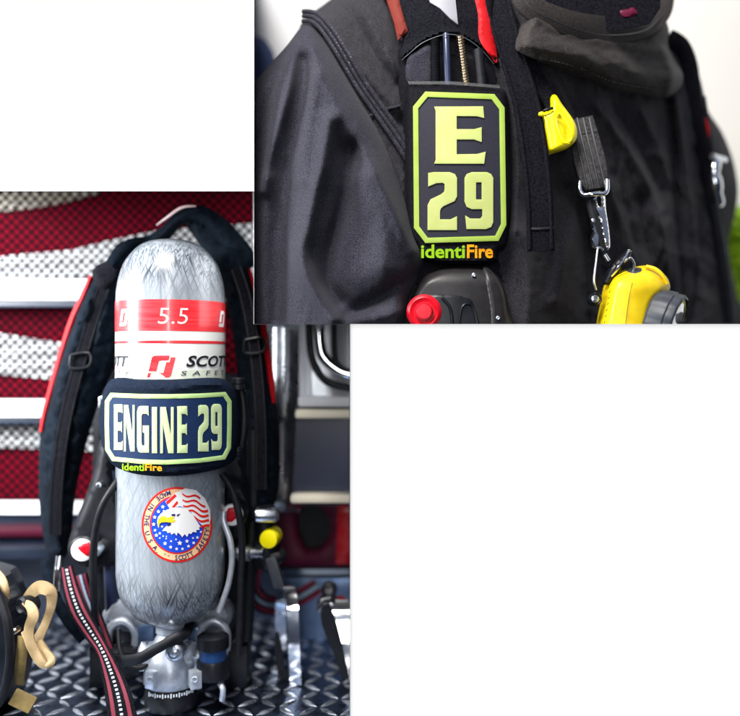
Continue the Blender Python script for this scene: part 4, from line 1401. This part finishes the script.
    g = G(); ribbon(g, [cb(518, -14, .045), cb(528, 4, .05), (lambda q: q)(cb(548, 15, .055)), cb(575, 24, .06), cb(610, 29, .06), cb(642, 25, .055), cb(662, 10, .045), cb(668, -20, .03)], [18, 22, 24, 25, 26, 25, 20, 14], n=9, crown=.003, thick=.006, k=10); ub = obj('collar', g, 'collar', COAT, 'J', 60)
    g = G(); ptube(g, [cb(520, -6, .060), cb(533, 10, .064), cb(552, 20, .068), cb(577, 29.5, .072), cb(610, 35, .072), cb(644, 30.5, .066), cb(664, 14, .054)], .0007, 5); obj('stitching', g, 'black_print', ub, 'J')
    g = G(); sheet(g, crom([(550, -30), (650, -30), (650, 24), (560, 24)], 3, True), .068, 8); inn = obj('collar_lining', g, 'web', COAT, 'J')
    g = G(); sheet(g, crom([(618, 10), (634, 6), (640, 14), (628, 19), (620, 18)], 4, True), .066, 3, inflate=.006, er=4); obj('lining_tab', g, 'maroon', COAT, 'J')


make_coat()


def make_badge_side():
    # shoulder strap of the harness with hoses under it
    st = thing('harness_strap', 'black shoulder strap with red edge trim and hoses tucked under its flap', 'strap', W(450, 90, .03))

    def dst(X, Z):
        return .022 + ((X - 445) / 60) ** 2 * .018 + ridge(X, Z, [(404, 58), (420, 44), (450, 34), (480, 46), (500, 64)], .006, 4) + np.clip((20 - Z) / 40, 0, 2) * .012
    ol = crom([(384, -20), (396, 10), (403, 32), (401, 56), (410, 54), (424, 42), (446, 34), (464, 37), (480, 48), (492, 62), (500, 70), (500, 50), (494, 20), (484, -20)], 4, True)
    g = G(); sheet(g, ol, dst, 2.6, inflate=.008, er=4, skirt=.012); fl = obj('strap_flap', g, 'web', st, 'J')
    g = G(); ptube(g, [(402, 60, .03), (410, 53, .018), (424, 42, .014), (446, 34.5, .012), (464, 37.5, .012), (480, 48.5, .016), (494, 64, .022)], .0006, 8); obj('flap_binding', g, 'grey_print', fl, 'J')
    g = G(); sheet(g, [(382, -15), (396, -15), (401, 8), (408, 31), (398, 40), (394, 22), (388, 4)], lambda X, Z: dst(X, Z) - .004, 3, inflate=.003, er=3, skirt=.004); obj('edge_trim', g, 'rust_pipe', fl, 'J')
    g = G(); sheet(g, crom([(472, -15), (482, -15), (487, 10), (494, 34), (497, 62), (489, 54), (479, 38), (478, 14)], 4, True), lambda X, Z: dst(X, Z) - .004, 3, inflate=.004, er=4, skirt=.004); obj('edge_trim', g, 'red_pipe', fl, 'J')
    g = G(); sheet(g, [(426, -15), (454, -15), (458, 24), (450, 18), (440, 8), (430, 2)], lambda X, Z: dst(X, Z) - .003, 3, skirt=.003); obj('reflective_tape', g, 'silver_tape', fl, 'J')
    g = G(); sheet(g, [(398, 40), (500, 60), (506, 290), (402, 290)], .040, 6, inflate=.01, er=8, skirt=.01); obj('strap_web', g, 'neoprene', st, 'J')
    g = G(); sheet(g, crom([(407, 60), (418, 50), (431, 46), (432, 84), (408, 84)], 3, True), .024, 3, inflate=.005, er=4); obj('strap_lining', g, 'coat', st, 'J')
    # hoses
    g = G()
    pth = [W(435 + .2 * i / 60, 40 + 46 * i / 60, .018) for i in range(61)]
    g.tube(pth, [.0052 + .0012 * (i % 2) for i in range(61)], 12); obj('ribbed_hose', g, 'rubber', st, 'J')
    g = G(); ptube(g, [(446, 34, .02), (447, 60, .016), (448, 86, .018)], .0045, 12); obj('smooth_hose', g, 'navy_paint', st, 'J')
    g = G(); pth = []; rr = []
    for i in range(91):
        t = i / 90
        x, y = 460 + 6.5 * t, 36 + 50 * t
        pth.append(W(x, y, .016)); rr.append(.0048 + .0014 * math.sin(i * 2 * math.pi / 5))
    g.tube(pth, rr, 14); obj('spring_hose', g, 'brass', st, 'J')
    g = G(); ptube(g, [(478, 50, .02), (480, 70, .02), (482, 88, .02)], .007, 12); obj('smooth_hose', g, 'rubber', st, 'J')

    # badge sleeve
    root = thing('name_sleeve', 'black neoprene sleeve reading E 29 in lime rubber on the coat strap', 'sleeve', W(457, 265, .02))

    def dy(lift):
        return lambda X, Z: .012 - lift + ((np.asarray(X, float) - 459) / 50) ** 2 * .006
    ol = crom([(406, 84), (418, 80), (450, 80.5), (480, 83), (500, 88), (508, 100), (511, 160), (510, 225), (506, 246), (498, 252), (496, 262), (470, 265), (440, 264), (421, 258), (416, 246), (408, 230), (405, 160)], 4, True)

    def dslv(X, Z):
        return dy(0)(X, Z) + ridge(X, Z, [(408, 83), (450, 82), (500, 88)], .002, 2) + ridge(X, Z, [(420, 258), (450, 261), (498, 259)], .002, 2)
    g = G(); sheet(g, ol, dslv, 2.6, inflate=.016, er=7, skirt=.015); cloth = obj('sleeve_cloth', g, 'neoprene', root, 'J')
    # overlock stitching along the upper hem
    g = G()
    for i in range(60):
        x = 409 + 90 * i / 59
        y = 81.5 + max(0, (x - 450) / 50) * 4
        p = W(x, y + 1.5, float(dslv(np.array([x]), np.array([y]))[0]) - .0005)
        g.tube([p + Vector((-.0007, 0, .0022)), p + Vector((.0007, -.001, -.0022))], .0005, 5)
    obj('hem_stitching', g, 'black_print', cloth, 'J')
    outer = [(425.3, 91.5), (494.5, 94), (504.6, 107.5), (506.3, 225), (498.5, 240.8), (425.3, 243), (414, 228), (413, 106.5)]
    g = G(); sheet(g, octagon_off(outer, .5), dy(.0022), 4, skirt=.003); patch = obj('name_patch', g, 'patch_dark', root)
    g = G(); sheet(g, outer, dy(.0040), 1.3, [octagon_off(outer, 5.2)], inflate=.0003, er=1.6, skirt=.002); obj('patch_border', g, 'lime_rim', patch)
    g = G()
    glyph(g, 'E', (434.2, 106.5, 484.2, 163.6), dy(.0040), 1.5, .0002, 1.4, .0018)
    glyph(g, '2', (427.6, 172, 457, 230), dy(.0040), 1.4, .0002, 1.4, .0018)
    glyph(g, '9', (464.6, 172, 493.2, 229), dy(.0040), 1.4, .0002, 1.4, .0018)
    obj('lettering', g, 'lime', patch)
    fn = lambda px, py: W(px, py, float(dy(.0038)(px, 0)))
    g = G(); put_text(g, 'identi', (421, 244.5, 465, 258.2), fn, .024); obj('maker_text', g, 'print_green', root)
    g = G(); put_text(g, 'Fire', (467, 244.5, 493, 258.2), fn, .024); obj('maker_text', g, 'print_orange', root)


make_badge_side()


def make_gear():
    # hanging black webbing
    st = thing('webbing_strap', 'long black webbing strap hanging with its cut end beside the E 29 badge', 'strap', W(541, 250, .02))

    def sY(x, y):
        return .026
    g = G(); ribbon(g, [(492, -20, .06), (502, 20, .035), (514, 60, .025), (526, 100, .018), (533, 140, .014), (538, 180, .012), (540, 215, .010), (541, 251, .010)], [22, 22, 24, 26, 27, 27, 27, 27], n=9, crown=.002, thick=.003, k=10); s = obj('strap_web', g, 'web', st, 'J')
    g = G()
    for sg in (-1, 1):
        ribbon(g, [(492, -20, .056), (502, 20, .031), (514, 60, .021), (526, 100, .014), (533, 140, .010), (538, 180, .008), (540, 215, .006), (541, 249, .006)], 3, off=sg * 11, n=4, crown=.001, thick=.003, k=10)
    obj('selvedge', g, 'web', s, 'J')
    g = G(); ribbon(g, [(527.5, 229, .0085), (540, 229, .0065), (554.5, 228, .0085)], 3, crown=.001); obj('end_fold', g, 'rubber', s, 'J')
    st2 = thing('buckle_strap', 'narrow black strap leading down into the bright yellow clip', 'strap', W(548, 105, .03))
    g = G(); ribbon(g, [(495, -20, .06), (505, 8, .045), (518, 38, .038), (532, 68, .032), (545, 92, .028), (552, 108, .026)], [14, 15, 16, 15, 14, 11], n=7, crown=.003, thick=.003); obj('strap_web', g, 'web', st2, 'J')

    # yellow clip
    yb = thing('yellow_clip', 'bright yellow plastic clip on the end of a narrow black strap', 'clip', W(560, 152, .02))
    g = G(); sheet(g, crom([(551, 97), (556, 95), (562, 104), (568, 112), (574, 121), (577, 130), (576, 140), (568, 147), (556, 151), (549, 152), (546, 140), (543, 125), (541, 113), (551, 110)], 4, True), lambda X, Z: .012 + ridge(X, Z, [(552, 108), (556, 130), (558, 148)], .005, 8) + ridge(X, Z, [(560, 118), (566, 128), (568, 140)], -.004, 2.5), 1.8, inflate=.009, er=5, skirt=.012); b = obj('clip_body', g, 'yellow2', yb, 'J')
    g = G(); ptube(g, [(541, 113, .010), (546, 110, .006), (553, 108, .006)], .002, 8); obj('clip_pin', g, 'black', b, 'J')
    g = G(); ptube(g, [(556, 118, .005), (560, 113, .003), (566, 122, .002), (571, 132, .003), (571, 140, .005), (564, 142, .006), (558, 128, .005), (556, 118, .005)], .0013, 8); obj('clip_rib', g, 'yellow2', b, 'J')
    g = G().lathe(W(541, 114, .008), (1, 0, 0), [(-.003, .002), (0, .003), (.003, .003)], 12); obj('clip_peg', g, 'yellow2', b, 'J')

    # quilted strap with hook
    q = thing('quilted_strap', 'charcoal cross-stitched strap holding the steel snap hook', 'strap', W(590, 190, .05))
    pth = [(580, 118, .055), (585, 140, .046), (590, 160, .040), (594, 178, .036), (596, 188, .036)]
    g = G(); ribbon(g, pth, [26, 29, 30, 27, 20], n=9, crown=.006, thick=.004); s = obj('strap_web', g, 'coat_light', q, 'J')
    g = G()
    for of in (-9, -3, 3, 9):
        ptube(g, [(x + of, y, z - .0072 + abs(of) * .0003) for x, y, z in pth], .0013, 6)
    for yy in (134, 144, 154, 164, 173):
        t = (yy - 118) / 70
        xx = 580 + 16 * t
        ptube(g, [(xx - 13, yy + 2, .050 - .01 * t), (xx, yy, .046 - .014 * t), (xx + 13, yy - 2, .050 - .01 * t)], .0013, 6)
    obj('cross_stitching', g, 'black_print', s, 'J')

    h = thing('snap_hook', 'polished steel snap hook hanging from the cross-stitched strap', 'hook', W(604, 255, .03))
    g = G(); ptube(g, [(580, 182, .036), (580, 190, .032), (584, 195, .03), (594, 194, .026), (603, 194, .028), (607, 190, .03), (607, 180, .034)], .0033, 12); obj('swivel_loop', g, 'chrome', h, 'J')
    g = G(); sheet(g, crom([(594, 192), (604, 193), (606, 210), (609, 230), (610, 246), (607, 250), (603, 240), (599, 220), (594, 205)], 4, True), .026, 2, [crom([(597, 197), (601, 197), (601, 206), (598, 205)], 3, True)], inflate=.004, er=3, skirt=.006); obj('hook_body', g, 'chrome', h, 'J')
    g = G(); ribbon(g, [(590, 200, .036), (596, 222, .034), (602, 244, .034), (609, 262, .036)], [9, 10, 9, 6], crown=.003); obj('hook_sheath', g, 'rubber', h, 'J')
    g = G(); sheet(g, crom([(591, 220), (595, 219), (596, 230), (599, 238), (598, 248), (593, 247), (591, 238), (593, 231)], 4, True), .026, 2, inflate=.003, er=2, skirt=.005); obj('hook_gate', g, 'chrome', h, 'J')
    g = G(); ptube(g, [(603, 250, .03), (598, 248, .028), (596, 262, .028), (594, 280, .028), (596, 290, .03)], .0016, 8); obj('hook_wire', g, 'steel', h, 'J')
    g = G().lathe(W(606, 257, .028), (.5, 0, -.8), [(-.004, .003), (.006, .003)], 10); obj('hook_ferrule', g, 'chrome', h, 'J')

    r = thing('cord_lock', 'small round dark cord lock with steel centre hanging left of the flashlight', 'cord lock', W(594, 307, .03))
    g = G().lathe(W(595, 299, .030), (0, 1, 0), [(.01, .0085), (-.002, .009), (-.005, .007), (-.004, .0055)], 24); b = obj('lock_body', g, 'black', r, 'J')
    g = G().lathe(W(595, 299, .0255), (0, 1, 0), [(.004, .005), (-.0015, .005), (-.002, .0035), (.0, .003)], 20); obj('lock_ring', g, 'steel', b, 'J')
    g = G().lathe(W(595, 299, .0235), (0, 1, 0), [(.004, .002), (-.0012, .0018)], 12); obj('lock_pin', g, 'steel', b, 'J')

    c = thing('clip', 'black swivel clip with steel lever on top of the yellow flashlight', 'clip', W(612, 280, .03))
    g = G(); sheet(g, crom([(604, 282), (610, 268), (620, 257), (628, 250), (631, 255), (624, 266), (616, 276), (610, 284)], 4, True), .026, 2.2, inflate=.006, er=4, skirt=.01); b = obj('clip_body', g, 'black', c, 'J')
    g = G(); ptube(g, [(611, 276, .02), (618, 268, .016), (625, 258, .015), (628, 251, .02), (631, 252, .022)], .0019, 8); obj('clip_lever', g, 'chrome', b, 'J')
    g = G(); ptube(g, [(624, 262, .024), (630, 258, .02), (634, 264, .02), (633, 272, .022)], .0018, 8); obj('clip_ring', g, 'steel', b, 'J')

    # ------------- flashlight
    f = thing('flashlight', 'yellow flashlight with black ribbed bezel clipped low on the coat', 'flashlight', W(640, 324, .0))

    def dfl(X, Z):
        Y = .0 + ((X - 632) / 40) ** 2 * .022
        Y = Y + np.clip((290 - Z) / 25, 0, 1.2) ** 2 * .03
        return Y
    ol = crom([(612, 279), (617, 274), (626, 269.5), (640, 266), (650, 266), (660, 271), (668, 279), (670, 289), (664, 296), (655, 306), (650, 330), (646, 348), (598, 348), (601, 330), (606, 304), (609, 288)], 4, True)
    g = G(); sheet(g, ol, dfl, 2.0, inflate=.024, er=10, skirt=.03); b = obj('flashlight_body', g, 'yellow', f, 'J', 180)
    # top switch
    g = G(); sheet(g, crom([(627, 271), (632, 267.5), (644, 268.5), (654, 273), (658, 280), (655, 283), (645, 282), (633, 278)], 4, True), lambda X, Z: dfl(X, Z) - .006 + .008, 1.8, inflate=.010, er=6, skirt=.008); obj('switch', g, 'slate', b, 'J', 180)
    g = G(); ptube(g, [(646, 266.5, .028), (655, 269, .024), (662, 275, .022), (667, 284, .022)], .0028, 10); obj('switch_guard', g, 'yellow', b, 'J')
    g = G(); ptube(g, [(632, 281, .0005), (628, 300, -.0005), (624, 330, -.0005)], .0006, 6); obj('mould_line', g, 'yellow', b, 'J')
    # bezel: axis towards viewer right and down
    ax = Vector((.80, -.52, -.30)).normalized()
    c0 = W(660, 318, .018)
    k = PX * 1.02
    g = G().lathe(c0, ax, [(-.012, 24 * k), (-.008, 27 * k), (.004, 29 * k), (.012, 29 * k), (.014, 28 * k), (.022, 28 * k), (.0235, 27.5 * k), (.025, 25 * k), (.021, 23.5 * k)], 72, 14, .0011); bz = obj('bezel', g, 'slate', f, 'J', 30)
    g = G().lathe(c0 + ax * .0215, ax, [(-.001, 24 * k), (.001, 23 * k), (.001, 21.5 * k)], 48); obj('reflector_ring', g, 'yellow2', bz, 'J')
    g = G().lathe(c0 + ax * .0216, ax, [(0, 21.3 * k), (.0018, 19 * k), (.003, 10 * k), (.0034, .5 * k)], 48); obj('lens', g, 'lens', bz, 'J')

    # ------------- alarm device with red button
    a = thing('alarm_device', 'black distress alarm box with round red button under the E 29 badge', 'alarm', W(458, 324, .01))

    def dal(X, Z):
        return .0 + ((X - 455) / 60) ** 2 * .012 + np.clip((285 - Z) / 22, 0, 1.1) ** 2 * .025
    ol = crom([(407, 345), (408, 318), (411, 300), (418, 284), (430, 273), (446, 266), (470, 264.5), (488, 268), (498, 276), (505, 290), (509, 310), (512, 345)], 4, True)
    g = G(); sheet(g, ol, dal, 2.2, inflate=.02, er=9, skirt=.03); b = obj('alarm_body', g, 'dev_grey', a, 'J', 180)
    g = G(); sheet(g, crom([(483, 267), (492, 271), (500, 284), (505, 300), (509, 345), (492, 345), (490, 310), (486, 285)], 4, True), lambda X, Z: dal(X, Z) - .0035, 2.2, inflate=.005, er=4, skirt=.006); obj('side_cover', g, 'dev_grey', b, 'J', 180)
    pan = crom([(411, 345), (412, 318), (417, 302), (428, 295), (446, 294), (466, 297), (475, 306), (478, 345)], 4, True)
    g = G(); sheet(g, pan, lambda X, Z: dal(X, Z) - .003, 2.2, inflate=.004, er=4, skirt=.006); p = obj('button_panel', g, 'black', b, 'J', 180)
    g = G(); ptube(g, [(446, 345, -.004), (452, 326, -.005), (450, 308, -.004), (442, 298, -.002)], .0022, 8); obj('panel_rib', g, 'black', p, 'J')
    g = G(); ptube(g, [(456, 345, -.004), (459, 322, -.004), (463, 306, -.004), (472, 306, -.001), (477, 322, .0), (478, 345, .0)], .0018, 8); obj('panel_rib', g, 'black', p, 'J')
    for x, y in ((474, 275), (498, 318)):
        g = G().lathe(W(x, y, float(dal(np.array([x], float), np.array([y], float))[0]) - .004), (0, 1, 0), [(.004, .0026), (-.0006, .0026), (-.0010, .0020), (.0002, .0012)], 14); obj('screw', g, 'steel', b, 'J')
    c0 = W(424, 312, -.003)
    g = G().lathe(c0, (.05, 1, 0), [(.012, 17.5 * PX), (-.001, 17.5 * PX), (-.004, 15.5 * PX), (-.005, 14 * PX), (-.002, 10.5 * PX), (-.002, 9.5 * PX), (-.0085, 8.6 * PX), (-.0105, 7 * PX), (-.011, .2 * PX)], 40); obj('red_button', g, 'red_button', p, 'J')

    # ------------- far shoulder strap with hose and fittings
    s = thing('shoulder_hose_strap', 'black shoulder strap with hose and chrome fittings on the far right shoulder', 'strap', W(715, 324, .2))

    def off(path):
        return [(x, y, float(body_base(np.array([x]), np.array([y]))[0]) - dz) for x, y, dz in path]
    g = G(); ribbon(g, off([(668, 36, .01), (680, 46, .01), (688, 66, .01), (693, 96, .01), (699, 128, .012), (707, 160, .014), (713, 200, .014), (718, 240, .014), (724, 290, .014), (728, 345, .014)]), [16, 20, 20, 17, 15, 14, 14, 12, 11, 11], n=7, crown=.008, thick=.01); b = obj('strap_web', g, 'web', s, 'J')
    g = G(); ribbon(g, off([(688, 52, .018), (698, 80, .018), (704, 110, .018), (708, 140, .018)]), [3, 5, 5, 3], crown=.002); obj('reflective_tape', g, 'silver_tape', b, 'J')
    g = G(); ptube(g, off([(714, 205, .025), (719, 235, .025), (724, 265, .025), (729, 300, .025), (733, 345, .025)]), .0068, 12); obj('hose', g, 'rubber', b, 'J')
    p = off([(716, 160, .03), (714, 172, .03), (716, 190, .03), (720, 206, .03)])
    g = G(); g.tube([W(*q) for q in crom(p, 6)], [.007, .009, .010, .010, .010, .010, .009, .009, .011, .012, .012, .012, .011, .009, .009, .009, .009, .008, .006], 16); ft = obj('fitting', g, 'chrome', b, 'J')
    p = off([(712, 156, .035), (725, 160, .03)])
    g = G(); g.tube([W(*p[0]), W(*p[1])], .005, 12); obj('fitting_valve', g, 'steel', ft, 'J')
    g = G(); ribbon(g, off([(703, 118, .022), (706, 128, .022), (709, 138, .022)]), [5, 7, 5], crown=.002); obj('tag', g, 'red_pipe', b, 'J')
    g = G(); ptube(g, off([(703, 96, .02), (707, 120, .022), (712, 150, .024)]), .004, 10); obj('hose', g, 'rubber', b, 'J')


make_gear()

# =================================================================== BEHIND THE COAT
g = G(); sheet(g, [(560, -60), (860, -60), (860, 420), (560, 420)], .72, 60)
struct(obj('back_wall', g, 'cream_wall', None, 'J'))
g = G(); sheet(g, [(200, -60), (470, -60), (470, 230), (200, 230)], .721, 60)
struct(obj('grey_back_wall', g, 'grey_wall', None, 'J'))
g = G(); sheet(g, crom([(225, 46), (256, 36), (270, 46), (276, 66), (274, 110), (225, 115)], 5, True), .50, 6, inflate=.03, er=14, skirt=.04)
tag(obj('blue_panel', g, 'blue_panel', None, 'J'), 'blurred dark blue panel behind the left shoulder of the coat', 'panel')
g = G()
random.seed(11)
for i in range(1500):
    px = random.uniform(716, 775); py = 212 + abs(random.gauss(0, 50)) ; Y = random.uniform(.55, .70)
    if py > 325 or (py < 225 and px < 730):
        continue
    c = W(px, py, Y); d = Vector((random.uniform(-1, 1), random.uniform(-1, .2), random.uniform(-1, 1))).normalized(); w = d.orthogonal().normalized() * .010
    d *= .022
    g.add([c, c + d * .5 + w, c + d, c + d * .5 - w], [(0, 1, 2, 3)], True)
root = thing('hedge', 'bright green leafy hedge blurred behind the right shoulder of the coat', 'hedge', W(750, 320, .62))
obj('foliage', g, 'leaf', root, 'J')
g = G(); ptube(g, [(745, 330, .62), (744, 280, .62), (750, 240, .62)], [.006] * 17, 8); obj('stem', g, 'olive', root, 'J')

# =================================================================== LIGHT, CAMERA
w = bpy.data.worlds.new('World'); scene.world = w; w.use_nodes = True
nt = w.node_tree; bg = nt.nodes['Background']
tc = nt.nodes.new('ShaderNodeTexCoord'); sp = nt.nodes.new('ShaderNodeSeparateXYZ')
nt.links.new(tc.outputs['Generated'], sp.inputs[0])
mr = nt.nodes.new('ShaderNodeMapRange'); mr.interpolation_type = 'SMOOTHSTEP'
mr.inputs['From Min'].default_value = -0.08; mr.inputs['From Max'].default_value = 0.12
nt.links.new(sp.outputs['Y'], mr.inputs['Value'])
# the side behind the viewer: bright above, dim below (open sky over dark ground)
rp = nt.nodes.new('ShaderNodeValToRGB')
mz = nt.nodes.new('ShaderNodeMapRange'); mz.inputs['From Min'].default_value = -1; mz.inputs['From Max'].default_value = 1
nt.links.new(sp.outputs['Z'], mz.inputs['Value']); nt.links.new(mz.outputs[0], rp.inputs['Fac'])
e = rp.color_ramp.elements
e[0].position = 0.36; e[0].color = (0.02, 0.025, 0.04, 1)
e[1].position = 0.80; e[1].color = (0.24, 0.28, 0.38, 1)
mix = nt.nodes.new('ShaderNodeMix'); mix.data_type = 'RGBA'
nt.links.new(mr.outputs[0], mix.inputs['Factor']); nt.links.new(rp.outputs['Color'], mix.inputs['A'])
mix.inputs['B'].default_value = (1.02, 1.02, 1.02, 1)
nt.links.new(mix.outputs['Result'], bg.inputs['Color']); bg.inputs['Strength'].default_value = 1.0

def lamp(name, loc, aim, sx, sy, watts, col=(1, 1, 1)):
    l = bpy.data.lights.new(name, 'AREA'); l.shape = 'RECTANGLE'; l.size = sx; l.size_y = sy; l.energy = watts; l.color = col
    o = bpy.data.objects.new(name, l); COL.objects.link(o); o.location = loc
    o.rotation_euler = (Vector(aim) - Vector(loc)).to_track_quat('-Z', 'Y').to_euler()
    return o


lamp('key_lamp', (-0.42, -0.78, 1.38), (0.0, 0.06, -0.05), 0.6, 0.6, 62, (1, .96, .91))
lamp('strip_lamp', (-0.06, -1.45, 0.30), (-0.26, 0, -0.1), 0.13, 1.0, 8)  # added light near the camera, gives the tank its vertical glare
ll = lamp('left_fill', (-1.25, -0.28, 0.28), (-0.42, 0.28, 0.06), 0.4, 0.5, 13, (.95, .98, 1))  # added light out of view, brightens the truck wall behind the tank
ll.data.spread = math.radians(80)

cam = bpy.data.cameras.new('camera'); co = bpy.data.objects.new('camera', cam); COL.objects.link(co)
co.location = (0, -D, 0); co.rotation_euler = (math.pi / 2, 0, 0)
cam.sensor_fit = 'HORIZONTAL'; cam.sensor_width = 36; cam.lens = 36 * D / (740 * PX)
cam.clip_start = 0.01; cam.clip_end = 100
cam.dof.use_dof = True; cam.dof.focus_distance = D + 0.004; cam.dof.aperture_fstop = 1.3
scene.camera = co
scene.render.engine = 'CYCLES'
scene.view_settings.view_transform = 'Standard'; scene.view_settings.look = 'None'
scene.view_settings.exposure = 0; scene.view_settings.gamma = 1
scene.render.resolution_x = 1024; scene.render.resolution_y = 991
